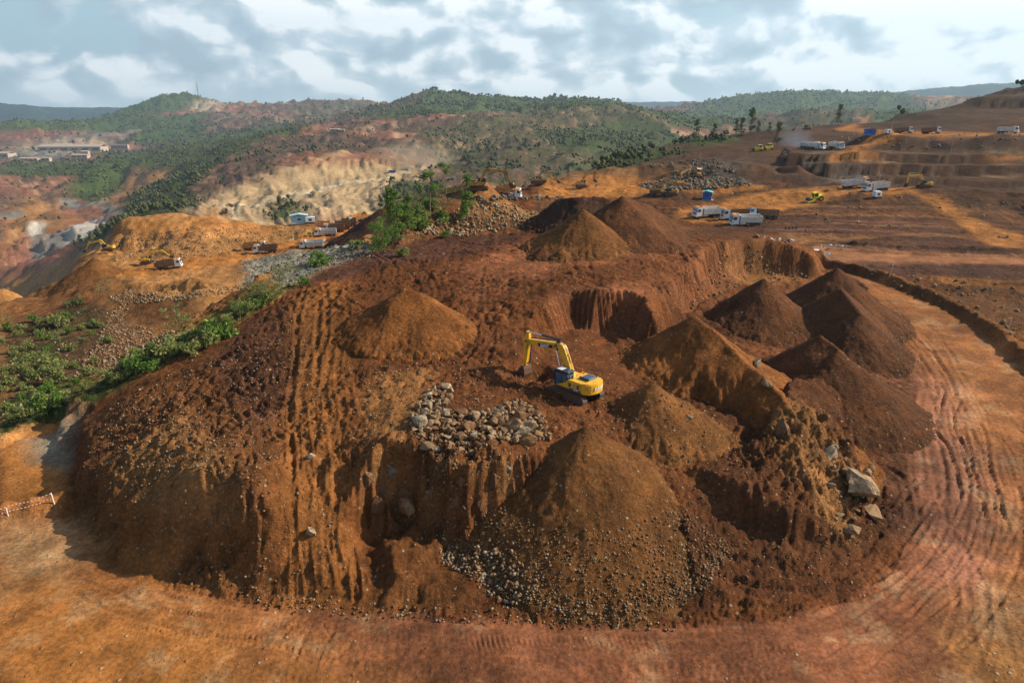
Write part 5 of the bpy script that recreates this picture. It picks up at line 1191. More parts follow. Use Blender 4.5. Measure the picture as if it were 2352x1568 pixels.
def excavator(u, v, head, label, paint=YEL_D, boom=0.0, stick=-83.0, bucket=0.0, hero=False, xy=None, z=None, twist=0.0, scale=1.0, dirtycab=DGREY, lift=0.0):
    e = root('excavator', u, v, head, label, 'excavator', 'crawler excavators' if not hero else None, xy, z, tilt=False, lift=lift); e.scale = (scale,) * 3
    body_r = math.radians(twist)
    for sgn in (1, -1):
        y0, y1 = (1.0 * sgn, 1.6 * sgn) if sgn > 0 else (-1.6, -1.0)
        st = [(2.0, .05), (2.25, .3), (2.25, .6), (2.0, .86), (-2.0, .86), (-2.25, .6), (-2.25, .3), (-2.0, .05)]
        if sgn == 1 or True:
            t = part('track', lambda bm: prism(bm, st, y0, y1, .05), RUST, e)
            yo = y1 + .02 if sgn > 0 else y0 - .02
            def wheels(bm):
                for i, x in enumerate([-2.0, 2.0]): cyl(bm, (x, y0 - .015, .455), (x, y1 + .015, .455), .34, 14)
                for i in range(7): cyl(bm, (-1.35 + i * .45, y0 - .012, .2), (-1.35 + i * .45, y1 + .012, .2), .13, 8)
            part('roller', wheels, DGREY, t)
            part('side_frame', lambda bm: box(bm, -1.5, 1.5, y0 - .01, y1 + .01, .36, .62), RUST, t)
            if hero:
                def shoes(bm):
                    L_ = []; 
                    for k in range(24): L_.append((-2.0 + k * 4.0 / 23, .875, 0)); L_.append((-2.0 + k * 4.0 / 23, .035, 0))
                    for s_ in (1, -1):
                        for k in range(1, 6): a = -PI / 2 + PI * k / 6; L_.append((s_ * (2.0 + .28 * math.cos(a)), .455 + .42 * math.sin(a), -s_ * (a) + PI / 2 * 0))
                    for x, z_, a in L_:
                        r = bmesh.ops.create_cube(bm, size=1)
                        for q in r['verts']:
                            lx, lz = q.co.x * .15, q.co.z * .05; an = math.atan2(z_ - .455, x - max(-2, min(2, x))) - PI / 2 if abs(x) > 2.001 else 0
                            q.co = (x + lx * math.cos(an) - lz * math.sin(an), (y0 + y1) / 2 + q.co.y * .64, z_ + lx * math.sin(an) + lz * math.cos(an))
                sh = part('track_shoes', shoes, RUST, t); sh['kind'] = 'stuff'
    part('undercarriage', lambda bm: (box(bm, -1.0, 1.0, -1.02, 1.02, .42, .8), cyl(bm, (0, 0, .78), (0, 0, 1.05), .62, 18)), RUST, e)
    # upper house
    out_ = [(1.55, -1.3), (1.55, 1.3), (-1.9, 1.35), (-2.45, 1.12), (-2.78, .6), (-2.86, 0), (-2.78, -.6), (-2.45, -1.12), (-1.9, -1.35)]
    part('deck', lambda bm: plate(bm, [(1.5, -1.3), (1.5, 1.3), (-1.8, 1.33), (-1.8, -1.33)], 1.03, 1.22, .02), DGREY, e)
    cw = [(-1.75, 1.36), (-2.25, 1.28), (-2.62, .95), (-2.82, .45), (-2.87, 0), (-2.82, -.45), (-2.62, -.95), (-2.25, -1.28), (-1.75, -1.36)]
    c_ = part('counterweight', lambda bm: plate(bm, cw, 1.08, 2.18, .09), paint, e)
    eng = part('engine_cover', lambda bm: (plate(bm, [(-.15, -1.33), (-.15, 1.33), (-1.74, 1.345), (-1.74, -1.345)], 1.224, 2.16, .04), prism(bm, [(-.15, 1.25), (1.3, 1.25), (1.3, 1.5), (.55, 1.62), (.2, 2.0), (-.14, 2.1)], 1.0 - .02, 1.33, .02)), paint, e)
    part('tool_box', lambda bm: box(bm, -.1, 1.48, -1.32, -.52, 1.224, 1.95, .05), paint, e)
    part('bonnet', lambda bm: (box(bm, -1.95, -.75, -.78, .42, 2.165, 2.42, .06)), HOOD if hero else dirtycab, e)
    if hero:
        b_ = part('bonnet_stripe', lambda bm: box(bm, -1.0, -.86, -.7, .34, 2.425, 2.44), YEL, e)
        part('vent', lambda bm: [box(bm, x, x + .3, 1.345, 1.352, 1.5, 1.9) for x in (-.55, -1.55)], DGREY, eng)
        part('side_stripe', lambda bm: box(bm, -1.7, -.3, 1.348, 1.356, 1.24, 1.40), DGREY, eng)
        part('handrail', lambda bm: (tube(bm, [(.2, -1.25, 1.95), (.2, -1.25, 2.45), (1.35, -1.25, 2.45), (1.35, -1.25, 1.95)], .025), tube(bm, [(-.3, -.9, 2.15), (-.3, -.9, 2.4), (-.3, -.3, 2.4), (-.3, -.3, 2.15)], .02)), ORP, e)
        part('exhaust', lambda bm: (cyl(bm, (-1.75, -1.0, 2.1), (-1.75, -1.0, 2.62), .07), cyl(bm, (-.3, .85, 2.1), (-.3, .85, 2.5), .1)), DGREY, e)
        part('tail_mark', lambda bm: (prism(bm, [(-2.50, 1.86), (-2.50, 1.80), (-2.2, 1.66), (-2.2, 1.74)], 1.16, 1.245)), RED, c_)
    # cab on the left
    cabm = BLK if hero else dirtycab
    cab = part('cab', lambda bm: (prism(bm, [(-.1, 1.2), (1.55, 1.2), (1.72, 1.75), (1.62, 2.55), (1.45, 2.72), (-.1, 2.72)], .38, 1.32, .03)), cabm, e)
    part('cab_roof', lambda bm: box(bm, -.18, 1.55, .33, 1.37, 2.72, 2.86, .05), HOOD if hero else dirtycab, cab)
    gl = GLASS_B if hero else GLASS
    part('side_window', lambda bm: (box(bm, .78, 1.42, 1.322, 1.335, 1.85, 2.55), box(bm, .05, .62, 1.322, 1.335, 1.85, 2.55), box(bm, .9, 1.4, 1.322, 1.333, 1.38, 1.75)), gl, cab)
    part('windscreen', lambda bm: prism(bm, [(1.735, 1.75), (1.645, 2.52), (1.655, 2.52), (1.748, 1.75)], .46, 1.24), gl, cab)
    part('rear_window', lambda bm: box(bm, -.115, -.103, .48, 1.22, 1.95, 2.5), gl, cab)
    part('door_line', lambda bm: (box(bm, .68, .72, 1.322, 1.34, 1.3, 2.62), box(bm, .02, 1.5, 1.322, 1.338, 1.78, 1.82)), DGREY, cab)
    if hero:
        part('beacon', lambda bm: cyl(bm, (.5, .7, 2.86), (.5, .7, 3.0), .07, 10), BLUE, cab)
        part('roof_hatch', lambda bm: box(bm, .75, 1.4, .5, 1.2, 2.865, 2.885), LAMP, cab)
        part('mirror', lambda bm: box(bm, -.2, -.12, 1.34, 1.5, 2.4, 2.7, .02), DGREY, cab); part('mirror', lambda bm: box(bm, 1.55, 1.62, 1.38, 1.55, 2.55, 2.85, .02), DGREY, cab)
    # boom, stick, bucket in the plane y = -.1
    F = Vector((.35, 0, 1.75)); ba = math.radians(19.8 + boom); ch = 6.75
    def bl(p, a=ba, o=F): return (o.x + p[0] * math.cos(a) - p[1] * math.sin(a), o.z + p[0] * math.sin(a) + p[1] * math.cos(a))
    prof = [(-.1, -.22), (-.12, .2), (2.0, 2.22), (2.35, 2.42), (2.8, 2.38), (6.6, .30), (6.85, .12), (6.85, -.14), (6.6, -.26), (3.1, 1.32), (2.7, 1.5), (2.3, 1.42)]
    bo = part('boom', lambda bm: prism(bm, [bl(p) for p in prof], -.36, .16, .03), paint, e)
    tip = bl((6.7, 0)); T_ = Vector((tip[0], 0, tip[1])); sa = math.radians(stick)
    sp_ = [(-1.05, .12), (-.95, -.18), (.1, -.42), (.6, -.36), (2.85, -.17), (2.95, .12), (.4, .34), (-.2, .36)]
    def sl(p): return bl(p, sa, T_)
    sk = part('stick', lambda bm: prism(bm, [sl(p) for p in sp_], -.30, .10, .03), paint, e)
    part('boom_top', lambda bm: None, paint, bo) if False else None
    a_ = bl((3.0, 2.62)); b_ = sl((-.98, .02)); m_ = (a_[0] * .45 + b_[0] * .55, a_[1] * .45 + b_[1] * .55)
    ac = part('arm_cylinder', lambda bm: (cyl(bm, (a_[0], -.1, a_[1]), (m_[0], -.1, m_[1]), .13), prism(bm, [bl((2.7, 2.3)), bl((3.3, 2.1)), bl((3.05, 2.7))], -.22, .02)), BLK if hero else DGREY, bo)
    part('piston_rod', lambda bm: cyl(bm, (m_[0], -.1, m_[1]), (b_[0], -.1, b_[1]), .065), STEEL, ac)
    c0 = (1.35, 1.25); c1 = bl((2.75, 1.62)); cm = (c0[0] * .5 + c1[0] * .5, c0[1] * .5 + c1[1] * .5)
    for y in (-.50, .30):
        lc = part('lift_cylinder', lambda bm: cyl(bm, (c0[0], y, c0[1]), (cm[0], y, cm[1]), .11), BLK if hero else DGREY, bo)
        part('piston_rod', lambda bm: cyl(bm, (cm[0], y, cm[1]), (c1[0], y, c1[1]), .06), STEEL, lc)
    d0 = sl((-.3, -.55)); d1 = sl((2.3, -.62))
    bc = part('bucket_cylinder', lambda bm: (cyl(bm, (d0[0], -.1, d0[1]), (d1[0], -.1, d1[1]), .085), tube(bm, [(d1[0], -.1, d1[1])] + [(sl((2.55, -.1))[0], -.1, sl((2.55, -.1))[1])], .06)), DGREY, sk)
    if hero:
        def hoses(bm):
            for y in (-.28, -.18, -.02, .08):
                tube(bm, [(bl(p)[0], y, bl(p)[1]) for p in ((.2, .75), (1.0, 1.55), (1.9, 2.4), (2.5, 2.68), (3.1, 2.75))], .022, 4)
                tube(bm, [(bl(p)[0], y, bl(p)[1]) for p in ((3.0, 2.45), (4.2, 1.78), (5.6, 1.02), (6.4, .55))], .018, 4)
            for i, y in enumerate((-.42, .22)): tube(bm, [(bl((.9, 1.3))[0], y, bl((.9, 1.3))[1]), (bl((1.0, 1.75))[0], y, bl((1.0, 1.75))[1] + .1), (bl((1.5, 2.0))[0], y, bl((1.5, 2.0))[1])], .03, 5)
            tube(bm, [(bl((6.3, .1))[0], .17, bl((6.3, .1))[1]), (sl((-.2, -.3))[0], .2, sl((-.2, -.3))[1]), (sl((.5, -.3))[0], .2, sl((.5, -.3))[1]), (sl((1.0, -.1))[0], .16, sl((1.0, -.1))[1])], .025, 4)
        part('hose', hoses, DGREY, bo)
        part('pin_cap', lambda bm: [cyl(bm, (bl(p)[0], .16, bl(p)[1]), (bl(p)[0], .22, bl(p)[1]), .13) for p in ((2.75, 1.72), (3.05, 1.95), (6.7, 0))], DGREY, bo)
    kb = sl((2.88, 0)); K_ = Vector((kb[0], 0, kb[1])); ka = math.radians(stick + 55 + bucket)
    bp_ = [(-.25, .15), (-.2, -.35), (.15, -.85), (.75, -1.12), (1.25, -.92), (1.42, -.5), (1.32, -.42), (1.1, -.72), (.72, -.92), (.28, -.7), (.05, -.28), (.1, .1)]
    bk = part('bucket', lambda bm: (prism(bm, [bl(p, ka, K_) for p in bp_], -.68, .48), prism(bm, [bl(p, ka, K_) for p in [(-.2, .1), (-.15, -.35), (.2, -.85), (.75, -1.08), (1.2, -.9), (1.36, -.5), (.5, .05)]], -.70, -.66), prism(bm, [bl(p, ka, K_) for p in [(-.2, .1), (-.15, -.35), (.2, -.85), (.75, -1.08), (1.2, -.9), (1.36, -.5), (.5, .05)]], .46, .5)), RUST, e)
    part('tooth', lambda bm: [prism(bm, [bl(p, ka, K_) for p in [(1.3, -.52), (1.46, -.5), (1.5, -.2)]], y, y + .1) for y in (-.64, -.38, -.12, .14, .38)], RUST, bk)
    if hero:
        # name plates on the boom and the tail
        ang_ = math.atan2(.30 - 2.38, 6.6 - 2.8) + ba
        cx, cz = bl((4.35, 1.02)); R0 = Matrix.Rotation(PI / 2, 4, 'X')
        # seen from the left side (+y) the picture runs from right to left, so the text faces +y
        Mt = Matrix.Translation((cx, .172, cz)) @ Matrix.Rotation(-ang_, 4, 'Y') @ Matrix.Rotation(PI, 4, 'Z') @ Matrix.Rotation(PI / 2, 4, 'X')
        part('name_plate', lambda bm: prism(bm, [bl((3.3, 1.42)), bl((3.45, 1.75)), bl((5.25, .79)), bl((5.05, .45))], .161, .167), BLK, bo)
        text_mesh('SANY', .47, SIGNW, bo, Mt, bold=.012)
        part('red_slash', lambda bm: prism(bm, [bl((3.22, 1.50)), bl((3.38, 1.86)), bl((3.28, 1.92)), bl((3.10, 1.56))], .161, .17), RED, bo)
        cx, cz = bl((2.95, 1.84)); text_mesh('211', .36, PURP, bo, Matrix.Translation((cx - .0, .170, cz - .0)) @ Matrix.Rotation(-ang_, 4, 'Y') @ Matrix.Rotation(PI, 4, 'Z') @ Matrix.Rotation(PI / 2, 4, 'X'), shear=0, bold=.01)
        text_mesh('211', .34, PURP, eng, Matrix.Translation((-1.1, 1.352, 1.78)) @ Matrix.Rotation(PI, 4, 'Z') @ Matrix.Rotation(PI / 2, 4, 'X'), shear=0, bold=.01)
        text_mesh('SY215H', .17, SIGNW, eng, Matrix.Translation((-1.15, 1.362, 1.32)) @ Matrix.Rotation(PI, 4, 'Z') @ Matrix.Rotation(PI / 2, 4, 'X'), shear=0, bold=.006)
        # letters bent round the counterweight: one piece per letter
        path = [(-2.80, .62), (-2.865, .30), (-2.89, -.02), (-2.87, -.34), (-2.80, -.64)]
        for i, chh in enumerate('SANY'):
            (xa, ya), (xb, yb) = path[i], path[i + 1]; yaw = math.atan2(yb - ya, xb - xa)
            nx, ny = math.sin(yaw) , -math.cos(yaw); mx, my = (xa + xb) / 2, (ya + yb) / 2
            if nx * mx + ny * my < 0: nx, ny = -nx, -ny
            text_mesh(chh, .46, SIGNW, c_, Matrix.Translation((mx + nx * .02, my + ny * .02, 1.66)) @ Matrix.Rotation(yaw, 4, 'Z') @ Matrix.Rotation(PI / 2, 4, 'X'), 'letter', shear=.15, depth=.012, bold=.014)
    return e
hx, hy = on_z(1321, 905, 7.5)
zz_ = ground(hx, hy)
HERO = excavator(0, 0, 135, 'clean yellow excavator with black cab digging in the middle of the pit', YEL, hero=True, xy=(hx, hy), z=zz_ - .02, bucket=-10, boom=1.5, stick=-84)

# ------------------------------------------------------------------ dump trucks
def dump_truck(u, v, head, label, body=None, cab_m=WHT, tip=0.0, gate=False, xy=None, canopy=ORG, z=None):
    body = BODY_W if body in (None, WHT_D) else body
    e = root('dump_truck', u, v, head, label, 'truck', 'dump trucks at the mine', xy, z, L=2.6, lift=.02)
    if u < 900: e.scale = (.82, .82, .82)
    part('chassis', lambda bm: (box(bm, -3.9, 3.4, -.42, .42, .78, 1.05), box(bm, -3.2, 1.2, -.3, .3, .6, .8)), RUST, e)
    cab = part('cab', lambda bm: (prism(bm, [(2.25, .75), (4.05, .55), (4.15, 1.0), (4.1, 1.75), (3.85, 2.85), (3.6, 2.98), (2.25, 2.98)], -1.22, 1.22, .05)), cab_m, e)
    part('windscreen', lambda bm: prism(bm, [(4.125, 1.82), (3.9, 2.72), (3.92, 2.74), (4.145, 1.83)], -1.08, 1.08), GLASS_B, cab)
    part('side_window', lambda bm: [prism(bm, [(2.95, 1.85), (3.85, 1.85), (3.66, 2.6), (2.95, 2.6)], y, y + .012) for y in (1.222, -1.234)], GLASS, cab)
    part('grille', lambda bm: (box(bm, 4.12, 4.17, -.75, .75, 1.1, 1.55)), DGREY, cab)
    part('bumper', lambda bm: box(bm, 3.95, 4.28, -1.22, 1.22, .5, .92, .04), cab_m, cab)
    for y in (.95, -.95): part('headlight', lambda bm: box(bm, 4.2, 4.3, y - .16, y + .16, .68, .86), LAMP, cab)
    part('roof_guard', lambda bm: (box(bm, 2.3, 3.75, -1.15, 1.15, 3.0, 3.08), box(bm, 2.4, 2.5, -1.0, 1.0, 3.08, 3.2)), canopy, cab)
    for y in (1.3, -1.48): part('mirror', lambda bm: box(bm, 3.8, 3.9, y, y + .18, 1.9, 2.5), DGREY, cab)
    part('fuel_tank', lambda bm: [box(bm, .4, 1.7, y, y + .5, .6, 1.0, .05) for y in (.55, -1.05)], cab_m, e)
    for x in (3.05, -1.55, -2.95):
        for s_ in (1, -1):
            y0 = 1.18 * s_; y1 = .82 * s_ if x > 0 else .62 * s_
            wl = part('wheel', lambda bm: cyl(bm, (x, y0, .54), (x, y1, .54), .54, 18), TYRE, e)
            part('rim', lambda bm: cyl(bm, (x, y0 + .01 * s_, .54), (x, y0 - .1 * s_, .54), .26, 10), DGREY, wl)
    def tp(x, z_):  # tipping about the rear hinge
        a = math.radians(tip); dx, dz = x + 3.7, z_ - 1.12; return (-3.7 + dx * math.cos(a) - dz * math.sin(a), 1.12 + dx * math.sin(a) + dz * math.cos(a))
    def bodyf(bm):
        def q(x0, x1, y0, y1, z0, z1): prism(bm, [tp(x0, z0), tp(x1, z0), tp(x1, z1), tp(x0, z1)], y0, y1)
        q(-3.9, 2.0, -1.22, 1.22, 1.12, 1.24); q(-3.9, 2.0, 1.16, 1.22, 1.24, 2.72); q(-3.9, 2.0, -1.22, -1.16, 1.24, 2.72); q(1.94, 2.0, -1.159, 1.159, 1.24, 2.98)
        q(1.99, 2.1, -1.2, 1.2, 2.9, 3.0)
        if not gate: q(-3.9, -3.84, -1.158, 1.158, 1.24, 2.62)
    b = part('dump_body', bodyf, body, e)
    def ribs(bm):
        for i in range(9):
            x = -3.8 + i * .69
            for y0, y1 in ((1.221, 1.31), (-1.31, -1.221)): prism(bm, [tp(x, 1.14), tp(x + .12, 1.14), tp(x + .12, 2.74), tp(x, 2.74)], y0, y1)
        for z0 in (1.16, 1.66, 2.16, 2.62):
            for y0, y1 in ((1.222, 1.285), (-1.285, -1.222)): prism(bm, [tp(-3.9, z0), tp(2.0, z0), tp(2.0, z0 + .1), tp(-3.9, z0 + .1)], y0, y1)
    rb_ = part('body_ribs', ribs, body, b)
    part('body_lining', lambda bm: prism(bm, [tp(-3.8, 1.245), tp(1.9, 1.245), tp(1.9, 1.265), tp(-3.8, 1.265)], -1.15, 1.15), INSIDE, b)
    if gate: part('tailgate', lambda bm: prism(bm, [(-3.98, 2.6), (-3.9, 2.66), (-4.75, 3.0), (-4.8, 2.92)], -1.2, 1.2), body, e)
    return e
TR = [(1624,499,198,'white truck with pale ribbed body, leading at the left of the right-hand group',WHT_D,0,0),(1691,505,186,'white-cabbed truck half hidden behind the front truck of the right group',BODY_BR,0,0),
 (1712,517,184,'white dirty-sided truck in front of the others on the right',WHT_D,0,0),(1752,503,180,'brown-bodied truck at the rear of the right group',BODY_BR,0,0),
 (1963,432,4,'rusty-white truck facing right by the benches, tailgate raised',WHT_D,0,1),(2011,438,192,'white truck facing left nose to tail with the gate-up truck',WHT_D,0,0),
 (2074,307,-12,'white-cabbed brown truck, left of the three on the far upper road',BODY_BR,0,0),(2137,307,-10,'brown truck in the middle of the three on the far upper road',BODY_BR,0,0),(2313,307,-40,'white truck at the far right on the upper road',WHT_D,0,0),
 (1921,343,-80,'white truck facing the viewer beside the far dark cone',WHT_D,0,0),(1858,342,-30,'white truck below the far dark slope, left one of a pair',WHT_D,0,0),(1872,343,-50,'white truck right one of the pair below the far dark slope',WHT_D,0,0),
 (388,616,12,'brown-bodied truck facing right on the left ledge road below the excavator',BODY_BR,0,0),(612,582,188,'brown high-sided truck beside the orange one, open at the rear',BODY_BR,0,1),(585,575,10,'orange-ochre truck facing right behind the brown one',BODY_OR,0,0),
 (717,569,190,'half white half brown truck alone on the lower road above grey rock',WHT_D,0,1),(749,541,192,'white-grey truck at the head of the queue on the left',WHT_D,0,0),(768,532,192,'brown truck second in the queue behind the white-grey one',BODY_BR,0,0),
 (782,526,192,'brown truck third in the left queue',BODY_BR,0,0),(797,519,192,'brown truck fourth in the left queue',BODY_BR,0,0),(822,507,215,'yellow-loaded white truck facing the viewer at the end of the queue',BODY_OR,0,0),
 (1166,451,-10,'white truck tipping its brown body behind the rubble hill',BODY_OR,14,0)]
for u, v, h, lab, bd, tip, gt in TR: dump_truck(u, v, h, lab, bd, WHT, tip, bool(gt))
for u, v, h, lab, bd in ((530,476,150,'tiny brown truck higher of two on the dusty tan haul road',BODY_BR),(520,488,110,'tiny truck lower of two on the dusty tan haul road',BODY_BR),(901,397,200,'blue truck left of two on the far dusty slope road',BLUE),(930,391,200,'pale blue truck ahead on the far dusty slope road',PUMPK)):
    dump_truck(u, v, h, lab, bd, BLUE if bd is BLUE else WHT)

# ------------------------------------------------------------------ the other excavators
EX = [(1099,447,0,'ochre excavator behind the rubble hill loading the tipped truck',YEL_D,4,-70,0,.8),(1232,432,0,'old yellow excavator on a dark mound, arm down to the right',YEL_D,-2,-62,0,1.4),
 (1336,431,10,'dark excavator with raised arm on the open plateau',YEL_D,20,-98,30,0),(1507,444,0,'rear one of two crossed excavators, facing right',YEL_D,-4,-86,0,0),(1540,449,180,'front one of two crossed excavators, facing left, black cab',YEL_D,0,-86,0,0),
 (1560,427,20,'small-looking pale excavator at the grey rock, arm folded high',YEL_D,30,-110,0,0),(2122,431,182,'yellow excavator under the benches at the right, arm stretched left',YEL,4,-86,0,0),(250,582,190,'leftmost excavator, digging by the small brown cone',YEL,-8,-60,0,.8),
 (338,607,12,'excavator with its arm over the brown-bodied truck on the left ledge',YEL,4,-40,0,.3),(905,487,180,'orange excavator working on the dark heap behind the bushes',ORG,2,-86,0,2.2),(1852,301,178,'excavator on top of the far dark slope at the skyline',YEL_D,-6,-70,0,.6)]
for u, v, h, lab, pt, b, s_, k, lf in EX: excavator(u, v, h, lab, pt, b, s_, k, lift=lf if u != 905 else .3, scale=(.7 if u < 900 else .82) if u != 905 else .6, xy=at_r(905, 484, 258)[:2] if u == 905 else None)

def dozer(u, v, head, label, paint=YEL_D):
    e = root('bulldozer', u, v, head, label, 'bulldozer', 'bulldozers on the plateau', L=1.6)
    for s_ in (1, -1):
        part('track', lambda bm: prism(bm, [(1.5, .05), (1.8, .4), (1.5, .85), (-1.2, .95), (-1.7, .5), (-1.4, .05)], s_ * 1.1 - .28, s_ * 1.1 + .28, .05), RUST, e)
    part('body', lambda bm: (prism(bm, [(-1.5, .5), (1.6, .5), (1.6, 1.65), (.2, 1.75), (.1, 1.2), (-1.5, 1.2)], -.6, .6, .04), box(bm, -1.9, -1.5, -.7, .7, .6, 1.5)), paint, e)
    part('blade', lambda bm: prism(bm, [(2.35, .02), (2.25, .5), (2.4, 1.15), (2.5, 1.15), (2.38, .5), (2.5, .02)], -1.7, 1.7), RUST, e)
    part('push_arm', lambda bm: [box(bm, .2, 2.3, y, y + .14, .4, .6) for y in (1.45, -1.59)], paint, e)
    c = part('cab', lambda bm: box(bm, -1.3, .05, -.72, .72, 1.2, 2.55, .05), paint, e); part('cab_roof', lambda bm: box(bm, -1.45, .2, -.85, .85, 2.552, 2.68, .03), WHT_D, c)
    part('window', lambda bm: (box(bm, .052, .065, -.6, .6, 1.7, 2.45), box(bm, -1.1, -.15, .722, .735, 1.7, 2.45), box(bm, -1.1, -.15, -.735, -.722, 1.7, 2.45)), GLASS, c)
    part('exhaust', lambda bm: cyl(bm, (.8, .2, 1.7), (.8, .2, 2.5), .06), DGREY, e); return e
for u, v, h, lab, pt in ((1602,404,-95,'dark bulldozer facing the viewer with wide blade on the plateau',YEL_D),(1805,360,-80,'yellow-tan bulldozer on the crest above the grey face',YEL_D),(1742,347,180,'yellow bulldozer left of two beside the far smoke',ROLY),(1765,344,200,'yellow bulldozer right of two beside the far smoke',ROLY)): dozer(u, v, h, lab, pt)

def roller(u, v, head, label):
    e = root('road_roller', u, v, head, label, 'road roller', L=1.5)
    part('drum', lambda bm: cyl(bm, (1.7, -1.05, .78), (1.7, 1.05, .78), .78, 24), DGREY, e)
    part('drum_frame', lambda bm: (box(bm, .6, 2.75, 1.08, 1.24, .55, 1.05), box(bm, .6, 2.75, -1.24, -1.08, .55, 1.05), box(bm, 2.6, 2.78, -1.079, 1.079, .55, 1.05), box(bm, .5, .75, -1.079, 1.079, .55, 1.05)), ROLY, e)
    part('engine_body', lambda bm: prism(bm, [(-2.9, .8), (-.9, .8), (-.9, 1.6), (-2.5, 1.75), (-2.95, 1.4)], -.85, .85, .06), ROLY, e)
    c = part('cab', lambda bm: box(bm, -.95, .45, -.8, .8, 1.0, 2.9, .06), ROLY, e)
    part('window', lambda bm: (box(bm, .452, .47, -.68, .68, 1.75, 2.7), box(bm, -.8, .3, .802, .815, 1.75, 2.7), box(bm, -.8, .3, -.815, -.802, 1.75, 2.7)), GLASS, c)
    for s_ in (1, -1):
        wl = part('wheel', lambda bm: cyl(bm, (-1.6, s_ * 1.12, .75), (-1.6, s_ * .6, .75), .75, 18), TYRE, e); part('rim', lambda bm: cyl(bm, (-1.6, s_ * 1.13, .75), (-1.6, s_ * 1.0, .75), .32, 10), ROLY, wl)
roller(1871, 463, 188, 'bright yellow single-drum road roller on the plateau track')

def hut(u, v, head, label, w=2.6, d=2.2, h=2.4, wall=BLUE, roof=TEAL, name='guard_hut'):
    e = root(name, u, v, head, label, 'hut', tilt=False)
    wl = part('wall', lambda bm: (box(bm, -w / 2, w / 2, -d / 2, -d / 2 + .06, 0, h), box(bm, -w / 2, w / 2, d / 2 - .06, d / 2, 0, h), box(bm, -w / 2, -w / 2 + .06, -d / 2 + .061, d / 2 - .061, 0, h), box(bm, w / 2 - .06, w / 2, -d / 2 + .061, d / 2 - .061, 0, h * .45)), wall, e)
    part('post', lambda bm: [box(bm, w / 2 - .1, w / 2 + .02, y, y + .1, h * .45, h) for y in (-d / 2, d / 2 - .1)], wall, e)
    part('roof', lambda bm: prism(bm, [(-w / 2 - .4, h - .02), (0, h + .45), (w / 2 + .4, h - .02), (w / 2 + .4, h + .05), (0, h + .53), (-w / 2 - .4, h + .05)], -d / 2 - .35, d / 2 + .35), roof, e)
    part('window', lambda bm: box(bm, -.5, .5, -d / 2 - .012, -d / 2 - .002, 1.2, 1.8), GLASS, wl)
    part('floor', lambda bm: box(bm, -w / 2 - .2, w / 2 + .5, -d / 2 - .1, d / 2 + .1, -.1, .06), WHT_D, e); return e
hut(1624, 459, -20, 'small blue hut with turquoise roof on the open plateau')
hut(1997, 310, -10, 'tiny blue shed on the far upper road', 4, 3, 2.4, BLUE, DGREY)
hut(688, 513, 15, 'light blue open-fronted shelter on the rim behind the truck queue', 5, 3, 2.6, PUMPK, PUMPK, 'shelter')

def tank_box(u, v, label, w=2.2, h=1.6):
    e = root('generator_box', u, v, 15, label, 'generator', tilt=False)
    part('casing', lambda bm: box(bm, -w / 2, w / 2, -.8, .8, .35, .35 + h, .06), WHT, e); part('skid', lambda bm: [box(bm, -w / 2, w / 2, y, y + .15, 0, .35) for y in (-.7, .55)], RUST, e); part('louvre', lambda bm: box(bm, -.5, .5, -.815, -.802, .7, 1.5), DGREY, e)
tank_box(2013, 454, 'white box on a stand beside the plateau track')
tank_box(2039, 308, 'white box beside the far light mast'); tank_box(713, 512, 'white box next to the light blue shelter', 3)
def light_mast(u, v, h, label, arm=1.0, name='light_mast'):
    e = root(name, u, v, 0, label, 'light mast', tilt=False)
    part('mast', lambda bm: cyl(bm, (0, 0, -.2), (0, 0, h), .07, 8, .05), DEADWOOD, e)
    part('crossbar', lambda bm: box(bm, -arm, arm, -.05, .05, h - .25, h - .15), DGREY, e)
    for x in (-arm * .8, -arm * .25, arm * .25, arm * .8): part('floodlight', lambda bm: box(bm, x - .17, x + .17, -.16, .02, h - .15, h + .22, .02), DGREY if arm > 1 else LAMP, e)
    part('base_frame', lambda bm: (box(bm, -.5, .5, -.06, .06, 0, .12), box(bm, -.06, .06, -.5, .5, 0.001, .121)), RUST, e)
light_mast(1813, 553, 2.6, 'light mast with dark lamp heads on the rim of the pit', 1.3); light_mast(1320, 449, 6, 'thin light mast on the plateau before the raised-arm excavator', .7)
light_mast(2182, 360, 8, 'pole with lamps on the bench between the far mounds', .8); light_mast(2046, 306, 9, 'light mast beside the far blue shed', .8); light_mast(779 - 65, 512, 9, 'light mast over the shelter behind the truck queue', .9); light_mast(2016, 441, 6, 'slim pole standing before the left-facing truck', .3)
def stake(u, v, h, lean, label):
    e = root('marker_stake', u, v, 0, label, 'stake', tilt=False); e.rotation_euler = (0, lean, 0)
    part('shaft', lambda bm: cyl(bm, (0, 0, -.2), (0, 0, h), .07, 7, .055), DEADWOOD, e); part('cap', lambda bm: cyl(bm, (0, 0, h), (0, 0, h + .05), .08, 7), LAMP, e)
stake(2043, 636, 2.2, .12, 'pale leaning stake beyond the berm near the plum-coloured ground'); stake(2316, 755, 1.7, .05, 'pale stake at the right frame edge behind the berm')

